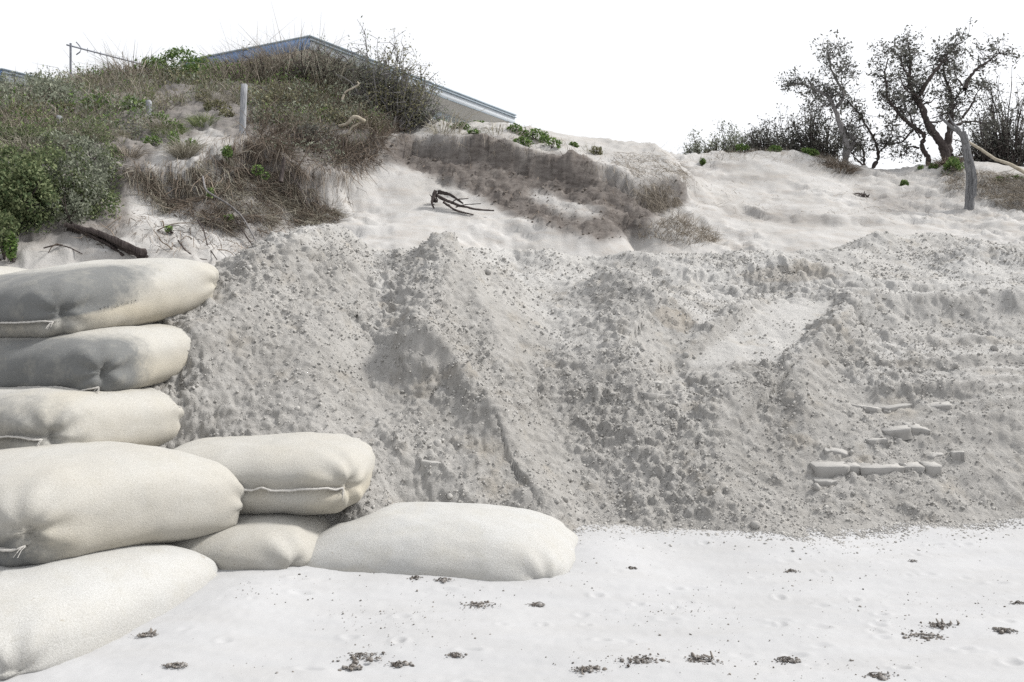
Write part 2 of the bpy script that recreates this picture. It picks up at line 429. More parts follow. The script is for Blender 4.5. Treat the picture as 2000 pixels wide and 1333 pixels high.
DENS = [None]
def build_pile():
    nr, nc = 540, 800
    t = np.linspace(0, 1, nr)
    ys = 4.9 * (14.6 / 4.9) ** (t ** 1.12)
    s = np.linspace(-1, 1, nc)
    Y = np.repeat(ys[:, None], nc, 1)
    X = 0.9 + s[None] * (1.3 + 0.66 * Y)
    Z = coarse(Hpile, X, Y)
    # broad unevenness
    Z += 0.05 * fbm(X * 1.3, Y * 1.3, 4) + 0.18 * sstep(7.4, 9.0, Y) * fbm(X * 0.8 + 8, Y * 0.8, 4)
    Z += 0.09 * fbm(X * 2.0, Y * 0.7 + 3, 4) * sstep(0.4, 0.0, Z)         # ragged foot
    # spoil ridges and the gullies between them
    for pix, amp, wd in [([(870, 500), (855, 570), (830, 640), (815, 700)], 0.24, 0.24), ([(815, 700), (880, 745), (960, 830)], 0.22, 0.17), ([(870, 500), (930, 590), (980, 690), (1010, 800)], 0.14, 0.18),
                         ([(650, 456), (600, 472), (560, 490), (510, 560), (470, 640)], 0.16, 0.26), ([(640, 470), (660, 560), (640, 660), (600, 760)], 0.12, 0.22),
                         ([(1190, 556), (1240, 580), (1290, 598)], 0.22, 0.22), ([(1210, 575), (1235, 660), (1235, 760), (1260, 860)], 0.14, 0.26), ([(750, 510), (735, 600), (725, 720), (720, 830)], -0.13, 0.26),
                         ([(1050, 560), (1075, 640), (1055, 760), (1120, 900), (1170, 990)], -0.16, 0.32), ([(760, 900), (820, 870), (870, 850)], -0.08, 0.26), ([(1000, 520), (1080, 510), (1160, 515)], -0.14, 0.2),
                         ([(1230, 500), (1290, 520), (1330, 535)], 0.14, 0.15), ([(1080, 500), (1000, 492), (930, 490)], 0.12, 0.15), ([(1720, 480), (1830, 460), (1900, 480), (1880, 520)], 0.18, 0.28), ([(1960, 500), (2020, 485), (2060, 490)], 0.2, 0.32),
                         ([(1668, 596), (1650, 640), (1600, 695), (1560, 740), (1570, 820)], 0.15, 0.15), ([(1500, 600), (1430, 640), (1340, 700)], 0.10, 0.11), ([(1440, 505), (1560, 498), (1660, 510)], 0.10, 0.2), ([(1400, 760), (1390, 860), (1400, 960)], 0.10, 0.3),
                         ([(1600, 860), (1580, 940), (1560, 1020)], -0.08, 0.3)]:
        d = np.abs(poly_dist(X, Y, ppoly(pix))) + 0.05 * fbm(X * 4, Y * 4, 3)
        Z += 0.62 * amp * np.exp(-(d / wd) ** 2)
    # steps cut by the blade: (pixels along the edge, drop in m, width over which the drop fades back)
    scarps = [([(800, 690), (830, 712), (880, 745), (930, 790), (962, 832)], -0.15, 0.45, 1),
              ([(1255, 640), (1285, 598), (1330, 612), (1358, 640)], -0.16, 0.40, 1),
              ([(1505, 586), (1460, 612), (1410, 640), (1370, 665), (1320, 700)], -0.10, 0.5, -1),
              ([(1650, 585), (1672, 600), (1650, 640), (1600, 690), (1560, 720)], -0.17, 0.9, -1),
              ([(1400, 545), (1450, 535), (1500, 522), (1560, 520), (1640, 540), (1690, 550)], -0.17, 0.45, 1),
              ([(1670, 572), (1750, 574), (1850, 574), (1930, 578), (2000, 570), (2100, 572)], -0.12, 0.6, 1),
              ([(1390, 725), (1460, 718), (1530, 720)], -0.05, 0.25, 1), ([(1690, 648), (1800, 655), (1900, 650), (2010, 652)], -0.06, 0.2, 1), ([(1700, 695), (1820, 700), (1940, 698), (2040, 700)], -0.06, 0.2, 1), ([(1660, 745), (1760, 750), (1880, 748), (1990, 752)], -0.05, 0.2, 1),
              ([(1370, 556), (1480, 562), (1600, 560), (1720, 556), (1850, 552)], -0.07, 0.3, 1), ([(1740, 512), (1850, 505), (1930, 510)], -0.08, 0.3, 1),
              ([(1100, 650), (1150, 640), (1190, 655)], -0.08, 0.3, 1),
              ([(1230, 505), (1265, 515), (1285, 530)], -0.09, 0.3, 1)]
    for pix, drop, fade, sd in scarps:
        pl = ppoly(pix)
        d = poly_dist(X, Y, pl) * sd
        dn = d + 0.09 * fbm(X * 5, Y * 5, 4)
        along = np.full(X.shape, 9.0)
        ends = np.minimum(np.hypot(X - pl[0][0], Y - pl[0][1]), np.hypot(X - pl[-1][0], Y - pl[-1][1]))
        amp = (0.25 + 0.75 * sstep(0, 0.45, ends)) * (0.45 + 1.1 * vnoise(X * 1.9 + 3, Y * 1.9))
        low = sstep(0.05, -0.22 if len(pix) == 6 else -0.09, dn)                       # in front of the edge the ground is lower
        far = np.abs(d)
        Z += drop * 0.75 * low * np.exp(-far / fade) * amp + 0.05 * np.exp(-(d / 0.15) ** 2) * (1 - low) * amp
    # caterpillar tracks: low cross ridges on the right-hand cutting and the ramp
    tr = sstep(3.0, 3.6, X - 0.12 * (Y - 7)) * sstep(8.5, 8.2, Y) * sstep(6.4, 6.7, Y)
    Z += tr * 0.014 * (np.abs(np.sin(Y * 19 + 1.2 * fbm(X * 1.2, Y, 2))) ** 2.2 - 0.3) * (0.4 + vnoise(X * 2.2, Y * 3)) * 1.6
    rp = inpoly(X, Y, ppoly([(1500, 590), (1630, 592), (1580, 650), (1520, 716), (1340, 712), (1430, 640)]))
    ramp_m = rp.astype(float)
    for ax in (0, 1):
        for _ in range(5): ramp_m = (ramp_m + np.roll(ramp_m, 1, ax) + np.roll(ramp_m, -1, ax)) / 3
    k_ = np.nonzero(rp.ravel())[0][::7]
    co, *_ = np.linalg.lstsq(np.stack([X.ravel()[k_], Y.ravel()[k_], np.ones(len(k_))], 1), Z.ravel()[k_], rcond=None)
    Z = Z + (co[0] * X + co[1] * Y + co[2] + 0.006 * fbm(X * 5, Y * 9, 3) - Z) * ramp_m          # graded flat by the blade
    V = np.stack([X, Y, Z], -1)
    N = grid_normals(V)
    arc = np.cumsum(np.hypot(np.gradient(Y, axis=0), np.gradient(Z, axis=0)), axis=0)   # distance up the slope
    u, v = X, arc * 0.9
    # crumbly drifts, smooth runs where the sand slid, coarser lumps in the hollows
    patch = fbm(u * 0.9 + 5, v * 0.6, 4, 0.6) + 0.5 * fbm(u * 3.2, v * 0.9 + 3, 3)
    dens = sstep(0.15, 0.5, N[..., 2]) * np.clip(0.48 + 0.6 * sstep(-0.4, 0.4, patch), 0, 1) * (1 - 0.85 * ramp_m) * (1 - 0.35 * tr)
    D = 0.016 * fbm(u * 5, v * 4, 4) + 0.007 * fbm(u * 26, v * 22, 3, 0.7) * (0.4 + dens)
    D += 0.010 * fbm(u * 9, v * 2.2, 3) * (1 - dens)                       # streaks down the slope
    for cs, amp, thr in ((0.16, 0.28, 0.78), (0.075, 0.50, 0.45), (0.042, 0.70, 0.25)):
        wx, wy = u + 0.45 * cs * fbm(u / cs, v / cs, 2), v + 0.45 * cs * fbm(u / cs + 31, v / cs + 7, 2)
        f1, rv, f2 = worley(wx / cs + 11 * cs, wy / cs)
        e = np.clip((f2 - f1) * 2.4, 0, 1)
        D += (rv > thr) * e ** 0.7 * (0.35 + 0.65 * ((rv * 7.13) % 1)) * cs * amp * dens
    D -= 0.02 * np.maximum(0, fbm(u * 13, v * 13, 4, 0.65)) * dens
    DENS[0] = dens
    toe_fade = sstep(-0.02, 0.12, Z)
    V = V + N * (D * (0.35 + 0.65 * toe_fade))[..., None]
    dry = np.clip(sstep(0.80, 0.97, N[..., 2]) * 0.75 + 0.35 * fbm(X * 1.7, Y * 1.7, 3), 0, 1) * sstep(6.6, 8.2, Y)
    dry = np.clip(np.maximum(dry, sstep(7.4, 10.0, Y) * (0.7 + 0.6 * fbm(X * 1.3 + 2, Y * 1.3, 4))), 0, 1)
    dry = np.clip(np.maximum(dry, ramp_m * 0.75), 0, 1)
    qx, qy = pix_of(V[..., 0], V[..., 1], V[..., 2])
    wet = np.where(inpoly(qx + 10 * fbm(X * 6, Y * 6, 3), qy + 8 * fbm(X * 6 + 9, Y * 6, 3), [(1272, 606), (1292, 597), (1330, 612), (1360, 630), (1345, 652), (1300, 640)]), 0.4, 0.0)
    wet = np.maximum(wet, np.where(inpoly(qx + 14 * fbm(X * 5, Y * 5, 3), qy, [(1440, 538), (1500, 520), (1580, 518), (1650, 540), (1560, 550), (1480, 552)]), 0.3, 0))
    me = mesh_np('sand_heap', V, grid_quads(nr, nc), smooth=True, attrs=dict(dry=dry, wet=wet))
    return obj('sand_heap', me, M['pile']), V, N
pile, PV, PN = build_pile()
tag(pile, kind='structure')

# ---- dune
SOIL = [(735, 275), (800, 268), (860, 262), (960, 270), (1050, 300), (1150, 315), (1200, 345), (1240, 365), (1330, 350), (1345, 390), (1290, 425), (1250, 458), (1180, 470), (1110, 462), (1050, 440), (980, 412), (930, 385), (860, 355), (790, 325), (740, 310)]
SOIL2 = [(300, 330), (360, 345), (420, 300), (520, 310), (600, 350), (640, 420), (560, 430), (520, 480), (440, 455), (360, 420), (290, 385)]
SOIL3 = [(-200, 160), (150, 165), (420, 150), (700, 210), (760, 270), (690, 330), (600, 370), (480, 290), (400, 240), (280, 330), (230, 470), (-200, 480)]
LIPS = []
def build_dune():
    nr, nc = 380, 660
    t = np.linspace(0, 1, nr)
    ys = 5.3 + (t ** 1.25) * 19.0
    s = np.linspace(-1, 1, nc)
    Y = np.repeat(ys[:, None], nc, 1)
    X = 0.3 + s[None] * (3.0 + 0.72 * Y)
    Z = coarse(Hdune0, X, Y) + 0.6 * dune_detail(X, Y)
    # undercut lips of turf above the eroded faces
    lips = [([(735, 272), (800, 272), (880, 276), (960, 288), (1050, 312), (1130, 328), (1190, 340), (1240, 368), (1320, 362), (1350, 352)], -0.20, 0.8), ([(262, 335), (330, 338), (380, 325), (430, 300), (480, 275), (520, 300), (570, 335), (640, 352), (690, 330)], -0.42, 0.55),
            ([(1340, 395), (1400, 405), (1450, 400), (1490, 415), (1540, 420)], -0.04, 0.30), ([(1560, 425), (1640, 430), (1760, 436)], -0.06, 0.3),
            ([(560, 445), (640, 430), (720, 440), (800, 445)], -0.08, 0.25)]
    for pix, drop, fade in lips:
        pl = [place(a, b, fn=Hdune)[:2] for a, b in pix]
        d = -poly_dist(X, Y, pl)
        d = -d if np.mean(np.diff([p_[0] for p_ in pl])) > 0 else d
        dn = d + 0.16 * fbm(X * 2.2, Y * 2.2, 4)
        low = sstep(0.03, -0.10, dn)
        ends = np.minimum(np.hypot(X - pl[0][0], Y - pl[0][1]), np.hypot(X - pl[-1][0], Y - pl[-1][1]))
        amp = sstep(0, 0.5, ends) * (0.6 + 0.8 * vnoise(X * 1.4, Y * 1.4))
        Z += drop * low * np.exp(-np.abs(d) / fade) * amp + 0.08 * np.exp(-(d / 0.14) ** 2) * (1 - low) * amp
    V = np.stack([X, Y, Z], -1)
    N = grid_normals(V)
    px, py = pix_of(X, Y, Z)
    w = 15 * fbm(X * 2.5, Z * 4 + Y, 4)
    soil = np.where(inpoly(px + w, py + w * 0.7, SOIL), 0.95, 0)
    pale = [(1030, 370), (1120, 395), (1170, 415), (1160, 430), (1100, 420), (1040, 392)]
    soil = np.where(inpoly(px + w * .6, py + w * 0.4, pale), 0.1, soil)
    soil = np.maximum(soil, np.where(inpoly(px + w, py + w, SOIL2), 0.45, 0))
    soil = np.maximum(soil, np.where(inpoly(px + w, py + w, SOIL3), 0.7, 0))
    band = sstep(-0.1, 0.35, fbm(X * 1.1 + 4, Z * 7 + Y * 0.6, 4))
    for poly in ([(1325, 325), (1400, 315), (1500, 325), (1600, 350), (1540, 385), (1440, 372), (1360, 365)], [(1330, 385), (1430, 395), (1540, 410), (1640, 425), (1560, 450), (1460, 448), (1380, 430)], [(1650, 360), (1800, 380), (1880, 400), (1760, 415), (1660, 400)]):
        soil = np.maximum(soil, np.where(inpoly(px + 2 * w, py + w, poly), 0.38 * band, 0))
    for ax in (0, 1):
        for _ in range(2):
            soil = (soil + np.roll(soil, 1, ax) + np.roll(soil, -1, ax)) / 3
    steep = 1 - np.clip(N[..., 2], 0, 1)
    arc = np.cumsum(np.hypot(np.gradient(Y, axis=0), np.gradient(Z, axis=0)), axis=0)
    u, v = X, arc
    rough = (0.3 + 0.8 * sstep(-0.25, 0.35, fbm(X * 0.9 + 3, Y * 0.9, 3))) * (1 + 0.2 * sstep(1.5, 3.0, X))
    D = 0.085 * rough * fbm(u * 2.2 + v * 0.8, v * 3.4 - u * 0.5, 5, 0.6)            # slumped, layered
    rid = 1 - np.abs(fbm(u * 1.6 + v * 1.1, v * 2.6 - u * 0.8, 4, 0.55)) * 2.2
    D += 0.045 * rough * np.clip(rid, 0, 1) ** 3 + (0.02 + 0.02 * sstep(1.0, 2.5, X)) * rough * fbm(u * 8 + v * 4, v * 15, 4, 0.65)
    f1, rv, f2 = worley(u / 0.10, v / 0.10)
    D += soil * (rv > 0.45) * np.sqrt(np.maximum(0, 0.16 - f1 * f1)) * 0.06
    D += soil * 0.09 * fbm(u * 7, v * 9 + Z * 6, 4, 0.65)
    D += (1 - np.clip(N[..., 2], 0, 1)) * 0.10 * fbm(u * 5 + 3, Z * 9, 4, 0.6)
    V = V + N * D[..., None]
    me = mesh_np('dune', V, grid_quads(nr, nc), smooth=True, attrs=dict(soil=soil))
    LIPS.extend([[place(a, b, fn=Hdune) for a, b in pix] for pix, _, _ in lips[:2]])
    return obj('dune', me, M['dune']), V, N
dune, DV, DN = build_dune()
tag(dune, kind='structure')
# ------------------------------------------------------------------ geotextile sandbags
def mat_bag(name, base, dark, warm):
    m, nt, b = nodes(name, 0.95, 0.08)
    c = mix(nt, ramp(nt, noise(nt, 2.3, 4), [(0.35, 0), (0.7, 1)]), base, warm)
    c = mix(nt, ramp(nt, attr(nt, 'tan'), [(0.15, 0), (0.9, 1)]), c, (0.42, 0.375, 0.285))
    s = attr(nt, 'stain')
    n = noise(nt, 11, 8, 0.8)
    ma = nt.nodes.new('ShaderNodeMath'); ma.operation = 'MULTIPLY_ADD'
    nt.links.new(n, ma.inputs[0]); ma.inputs[1].default_value = 0.9; ma.inputs[2].default_value = -0.45
    ad = nt.nodes.new('ShaderNodeMath'); ad.operation = 'ADD'
    nt.links.new(s, ad.inputs[0]); nt.links.new(ma.outputs[0], ad.inputs[1])
    mu = nt.nodes.new('ShaderNodeMath'); mu.operation = 'MULTIPLY'
    nt.links.new(ramp(nt, ad.outputs[0], [(0.10, 0), (0.62, 1)]), mu.inputs[0]); nt.links.new(ramp(nt, s, [(0, 0), (0.25, 1)]), mu.inputs[1])
    c = mix(nt, mu.outputs[0], c, dark)
    f = noise(nt, 130, 4, 0.8)
    c = mix(nt, ramp(nt, f, [(0.34, 0.42), (0.55, 0)]), c, (0.24, 0.23, 0.205))
    c = mix(nt, ramp(nt, f, [(0.55, 0), (0.72, 0.35)]), c, (0.60, 0.59, 0.56))
    c = mix(nt, ramp(nt, noise(nt, 7, 6, 0.7), [(0.5, 0), (0.75, 0.4)]), c, (0.36, 0.345, 0.30))
    c = mix(nt, ramp(nt, noise(nt, 26, 2, 0.5), [(0.73, 0), (0.76, 0.5)]), c, (0.26, 0.23, 0.18))
    nt.links.new(c, b.inputs['Base Color'])
    b.inputs['Sheen Weight'].default_value = 0.15
    bump(nt, b, f, 0.7, 0.006)
    return m
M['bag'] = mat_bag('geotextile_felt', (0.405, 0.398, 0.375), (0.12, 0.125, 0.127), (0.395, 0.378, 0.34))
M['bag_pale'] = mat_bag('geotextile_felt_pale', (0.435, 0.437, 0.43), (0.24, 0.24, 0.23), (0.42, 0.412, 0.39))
m, nt, b = nodes('seam_thread', 0.9)
nt.links.new(mix(nt, noise(nt, 120, 3), (0.32, 0.30, 0.27), (0.58, 0.57, 0.55)), b.inputs['Base Color'])
M['seam'] = m

def cube_sphere(n):
    t = np.tan(np.linspace(-1, 1, n + 1) * np.pi / 4)
    V, Q, k = [], [], 0
    A, B = np.meshgrid(t, t, indexing='ij')
    o = np.ones_like(A)
    for f in ((o, A, B), (-o, -A, B), (-A, o, B), (A, -o, B), (A, B, o), (A, -B, -o)):
        V.append(np.stack(f, -1).reshape(-1, 3)); q = grid_faces(np.arange((n + 1) ** 2).reshape(n + 1, n + 1) + k); Q.append(q); k += (n + 1) ** 2
    V, Q = np.concatenate(V), np.concatenate(Q)
    V /= np.linalg.norm(V, axis=1, keepdims=True)
    key, idx, inv = np.unique(np.round(V, 5), axis=0, return_index=True, return_inverse=True)
    return V[idx], inv.reshape(-1)[Q]
def grid_faces(sh):
    return np.stack([sh[:-1, :-1], sh[1:, :-1], sh[1:, 1:], sh[:-1, 1:]], -1).reshape(-1, 4)
CS = cube_sphere(52)

def bag_shape(d, floor, seed):
    """a sewn felt bag stuffed tight with sand: flat-topped, bulging sides, tucked corners, a pinched mouth"""
    r = np.random.default_rng(seed)
    V = CS[0].copy()
    a, b, h = d['L'] / 2, d['W'] / 2, d['th'] / 2
    e1, e2 = d.get('e1', 7.0), d.get('e2', 3.1)
    # spread the points over the flat shape before projecting onto it
    Vs = V * [a, b, h]
    g = (np.abs(Vs[:, 0] / a) ** e1 + np.abs(Vs[:, 1] / b) ** e1) ** (e2 / e1) + np.abs(Vs[:, 2] / h) ** e2
    x = Vs * (g ** (-1 / e2))[:, None]
    u, v, w = x[:, 0] / a, x[:, 1] / b, x[:, 2] / h
    # normal of the solid
    nrm = np.stack([np.sign(u) * np.abs(u) ** (e1 - 1) / a, np.sign(v) * np.abs(v) ** (e1 - 1) / b, np.sign(w) * np.abs(w) ** (e2 - 1) / h], 1)
    nrm /= np.linalg.norm(nrm, axis=1, keepdims=True) + 1e-9
    D = np.zeros(len(x))
    # corners: cloth gathered in an upright tuck
    for su in (-1, 1):
        for sv in (-1, 1):
            cu, cv = su * 0.90 * a, sv * 0.93 * b
            s = (x[:, 0] - cu) * su * 0.7 - (x[:, 1] - cv) * sv * 0.7
            near = np.exp(-((x[:, 0] - su * a) ** 2 + (x[:, 1] - sv * b) ** 2) / 0.2 ** 2)
            up = np.exp(-(np.abs(x[:, 2] + 0.03) / (0.085 + 0.05 * r.random())) ** 2.2)
            s = s + 0.12 * (x[:, 2] - 0.02) * r.normal()
            D += near * up * (-0.065 * np.exp(-((s + 0.03) / 0.03) ** 2) + 0.018 * np.exp(-((s - 0.035) / 0.025) ** 2) + 0.014 * np.exp(-((s + 0.10) / 0.03) ** 2))
            D -= 0.05 * np.exp(-((x[:, 0] - su * a) ** 2 + (x[:, 1] - sv * b) ** 2) / 0.16 ** 2) * np.exp(-(x[:, 2] / 0.06) ** 2)
            ang = np.arctan2(x[:, 2], s)                                        # creases running out from the tuck
            rr = np.sqrt((x[:, 0] - su * a) ** 2 + (x[:, 1] - sv * b) ** 2 + x[:, 2] ** 2)
            D += 0.010 * np.sin(ang * 7 + r.random() * 6) * np.exp(-((rr - 0.2) / 0.14) ** 2)
    # the mouth at both ends: pulled in along the stitching
    end = sstep(0.80, 0.97, np.abs(u))
    D -= 0.022 * end * np.exp(-((x[:, 2] - d.get('sz', 0.0)) / 0.05) ** 2)
    D += 0.006 * end * np.sin(x[:, 1] * 23 + seed) * np.exp(-(x[:, 2] / 0.12) ** 2)
    for k_ in range(d.get('folds', 0)):                                         # slack folds across the far end
        s = u - (0.62 + 0.13 * k_) - 0.10 * np.sin(v * 2.5 + k_) - 0.1 * w
        D += np.exp(-(s / 0.035) ** 2) * 0.016 * sstep(-0.5, 0.3, w) - np.exp(-((s - 0.06) / 0.035) ** 2) * 0.016 * sstep(-0.5, 0.3, w)
    D += 0.016 * fbm(x[:, 0] * 2.2 + seed * 3.1, x[:, 1] * 2.2 + x[:, 2] * 2, 3) + 0.008 * fbm(x[:, 0] * 6 + seed, x[:, 1] * 6 + x[:, 2] * 5, 3)
    x = x + nrm * D[:, None]
    # droop over what lies below, slump of the filling towards the front
    z = x[:, 2] + h + d['z']
    z += d.get('droop', 0) * -np.maximum(0, u + 0.2) ** 2 * 0.7 + d.get('droop_near', 0) * -np.maximum(0, -u + 0.2) ** 2 * 0.7
    z += d['g'][0] * u + d['g'][1] * v + d.get('hump', 0) * (1 - u ** 2) * (w > -2)
    ya = R(d['yaw']); ca, sa = math.cos(ya), math.sin(ya)
    X = d['c'][0] + x[:, 0] * ca - x[:, 1] * sa
    Y = d['c'][1] + x[:, 0] * sa + x[:, 1] * ca
    fl = floor(X, Y)
    low = z < fl
    z = np.where(low & (w < 0.1), fl + 0.15 * (z - fl), z)
    return np.stack([X, Y, z], 1), u, v, w

class HMap:
    """heights of what has been set down so far, 2 cm cells"""
    def __init__(s):
        s.x0, s.y0, s.c = -5.0, 3.0, 0.03
        s.h = np.full((200, 200), -9.0)
    def add(s, x):
        i = np.clip(((x[:, 0] - s.x0) / s.c).astype(int), 1, 198); j = np.clip(((x[:, 1] - s.y0) / s.c).astype(int), 1, 198)
        g = np.full_like(s.h, -9.0)
        np.maximum.at(g, (i, j), x[:, 2])
        for _ in range(2):
            p = g.copy()
            for a in (-1, 0, 1):
                for b_ in (-1, 0, 1):
                    p = np.maximum(p, np.roll(np.roll(g, a, 0), b_, 1) - 0.012 * (abs(a) + abs(b_)))
            g = np.where(g > -5, g, p)
        s.h = np.maximum(s.h, g)
    def __call__(s, x, y):
        i = np.clip((x - s.x0) / s.c, 1, 197.9); j = np.clip((y - s.y0) / s.c, 1, 197.9)
        return s.h[i.astype(int), j.astype(int)]

def tube_np(pts, rad, n=6, closed_ends=True):
    pts = np.asarray(pts, float); m = len(pts)
    rad = np.broadcast_to(np.asarray(rad, float), (m,))
    t = np.gradient(pts, axis=0); t /= np.linalg.norm(t, axis=1, keepdims=True) + 1e-9
    ref = np.where(np.abs(t[:, 2:3]) > 0.9, np.array([[1., 0, 0]]), np.array([[0, 0, 1.]]))
    a = np.cross(t, ref); a /= np.linalg.norm(a, axis=1, keepdims=True) + 1e-9
    b = np.cross(t, a)
    ang = np.linspace(0, 2 * np.pi, n, endpoint=False)
    V = pts[:, None] + rad[:, None, None] * (a[:, None] * np.cos(ang)[None, :, None] + b[:, None] * np.sin(ang)[None, :, None])
    i = np.arange(m * n).reshape(m, n)
    q = np.stack([i[:-1], np.roll(i, -1, 1)[:-1], np.roll(i, -1, 1)[1:], i[1:]], -1).reshape(-1, 4)
    return V.reshape(-1, 3), q
class Acc:
    """collects pieces of one part into one mesh"""
    def __init__(s): s.v, s.q, s.t, s.n, s.a = [], [], [], 0, []
    def add(s, V, q=None, t=None, val=None):
        V = np.asarray(V).reshape(-1, 3)
        s.v.append(V)
        if q is not None and len(q): s.q.append(np.asarray(q) + s.n)
        if t is not None and len(t): s.t.append(np.asarray(t) + s.n)
        s.a.append(np.full(len(V), 0.0 if val is None else val) if val is None or np.isscalar(val) else val)
        s.n += len(V)
    def tube(s, pts, rad, n=5, val=None): s.add(*tube_np(pts, rad, n), val=val)
    def mesh(s, name, smooth=True, origin=None):
        V = np.concatenate(s.v)
        if origin is not None: V = V - np.asarray(origin)
        return mesh_np(name, V, np.concatenate(s.q) if s.q else None, np.concatenate(s.t) if s.t else None, smooth, dict(tint=np.concatenate(s.a)))

hm = HMap()
BAGS = [
    dict(k='buried', c=(-2.43, 4.50), yaw=74, L=1.75, W=1.36, th=0.58, z=-0.27, g=(0, 0), st=None, seam=0, mat='bag_pale', droop=0.10, e1=3.6,
         label='half buried pale sandbag at the lower left edge of the picture'),
    dict(k='under', c=(-1.90, 5.80), yaw=84, L=1.52, W=1.54, th=0.50, z=-0.21, g=(0, 0), st=None, seam=0, mat='bag',
         label='low cream sandbag lying under the bag with the white seam'),
    dict(k='front', c=(-0.52, 5.56), yaw=-9, L=1.88, W=1.16, th=0.60, z=-0.315, g=(-0.02, 0), st=None, seam=0, mat='bag_pale', droop_near=0.13, e1=4.6, e2=2.4,
         label='wide white sandbag on the beach, rightmost of all the bags'),
    dict(k='seam', c=(-1.64, 6.02), yaw=90, L=1.40, W=1.40, th=0.48, z=0.215, g=(0, 0.0), st=None, seam=1, mat='bag', e2=3.0,
         label='plump cream sandbag with white seam across its front, beside the dug sand'),
    dict(k='big', c=(-2.50, 5.12), yaw=58, L=1.60, W=1.36, th=0.56, z=0.20, g=(0.0, 0.0), st='green', seam=1, sz=-.08, mat='bag', droop=0.17, e1=5.2,
         label='big cream sandbag with green algae at its lower left corner'),
    dict(k='fourth', c=(-3.07, 5.84), yaw=70, L=1.36, W=1.36, th=0.50, z=0.56, g=(0, 0), st='faint', seam=1, mat='bag', droop=0.10, folds=3,
         label='cream sandbag with fold lines at its right end, third tier from the top'),
    dict(k='third', c=(-3.12, 6.28), yaw=77, L=1.36, W=1.44, th=0.50, z=0.925, g=(0.06, -0.03), st='grey', seam=1, sz=-.12, mat='bag', droop=0.06,
         label='sandbag with dark grey stained front, right end dusted by the dug sand'),
    dict(k='top', c=(-3.29, 6.68), yaw=66, L=1.66, W=1.46, th=0.55, z=1.345, g=(0.12, -0.02), st='greytop', seam=1, sz=-.05, mat='bag', e2=2.9,
         label='topmost long sandbag, grey on its left part, with dark seam and faded lettering'),
    dict(k='behind', c=(-4.85, 7.7), yaw=80, L=1.4, W=1.3, th=0.5, z=1.42, g=(0, 0), st=None, seam=0, mat='bag',
         label='sandbag of which only a sliver shows behind the topmost bag'),
]
BAGV = {}
t0 = time.time()
for n_, d in enumerate(BAGS):
    def floor(x, y, d=d):
        return np.minimum(hm(x, y), d['z'] + 0.15)
    x, u, v, w = bag_shape(d, floor, 40 + n_)
    hm.add(x)
    BAGV[d['k']] = x
    org = np.array([x[:, 0].mean(), x[:, 1].mean(), x[:, 2].min()])
    un, vn, wn_ = (u + 1) / 2, (v + 1) / 2, (w + 1) / 2
    st = np.zeros(len(x))
    if d['st'] == 'green': st = sstep(0.30, 0.0, un) * sstep(0.7, 0.2, wn_) * 0.8
    if d['st'] == 'faint': st = sstep(0.4, 0.0, un) * 0.35
    if d['st'] == 'grey': st = sstep(0.55, 0.10, un - 0.10 * vn + 0.05) * sstep(1.02, 0.85, wn_) * 0.95
    if d['st'] == 'greytop': st = sstep(0.85, 0.25, un + 0.5 * (1 - wn_)) * sstep(0.40, 0.50, wn_) * sstep(1.05, 0.88, wn_) * 0.95 + sstep(0.4, 0.0, un) * sstep(.6, .4, wn_) * 0.4
    root = empty('sandbag', org)
    tag(root, d['label'], 'sandbag', 'geotextile sandbags stacked as a sea wall')
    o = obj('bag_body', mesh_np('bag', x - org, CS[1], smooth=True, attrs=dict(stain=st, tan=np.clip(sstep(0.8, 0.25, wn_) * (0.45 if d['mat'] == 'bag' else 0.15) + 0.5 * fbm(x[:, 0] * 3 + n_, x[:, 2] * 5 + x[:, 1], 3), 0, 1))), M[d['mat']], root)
    if d['seam']:
        # the stitched mouth faces the beach
        hh = d['th'] / 2
        sel = (u < -0.6) & (np.abs(w - d.get('sz', 0) / hh) < 0.10) & (np.abs(v) < 0.93)
        o_ = np.argsort(v[sel]); vs_, pts = v[sel][o_], x[sel][o_]
        k = np.linspace(-0.9, 0.9, 110)
        L_ = np.stack([np.interp(k, vs_, pts[:, a_]) for a_ in range(3)], 1)
        for _ in range(24): L_[1:-1] = (L_[:-2] + 2 * L_[1:-1] + L_[2:]) / 4
        ya = R(d['yaw']); out = np.tile(np.array([-math.cos(ya), -math.sin(ya), 0.0]), (110, 1))
        r_ = np.random.default_rng(n_)
        wob = np.interp(np.arange(110), np.arange(0, 110, 5), r_.normal(0, 0.0035, 22))
        A = Acc()
        inner = L_ - out * 0.02
        outer = L_ + out * 0.028 + np.array([0, 0, 1.0]) * wob[:, None]
        A.tube(outer, 0.0065 + 0.0015 * np.sin(np.arange(110) * 1.9), 6)
        tk = np.array([0, 0, 0.004])
        S = np.stack([inner + tk, outer + tk, outer - tk, inner - tk], 1).reshape(-1, 3)
        i = np.arange(440).reshape(110, 4)
        q = np.concatenate([np.stack([i[:-1, a_], i[:-1, (a_ + 1) % 4], i[1:, (a_ + 1) % 4], i[1:, a_]], -1) for a_ in range(4)])
        A.add(S, q)
        for end in (0, 109):                            # frayed thread ends at the corners
            for f_ in range(5):
                p = outer[end]; w_ = out[end] * 0.03 + r_.normal(0, 0.014, 3) + [0, 0, -0.012]
                A.tube([p, p + w_ * 0.6, p + w_ * 1.1 + [0, 0, -0.02]], 0.0016, 4)
        obj('seam', A.mesh('seam', origin=org), M['seam'], root)
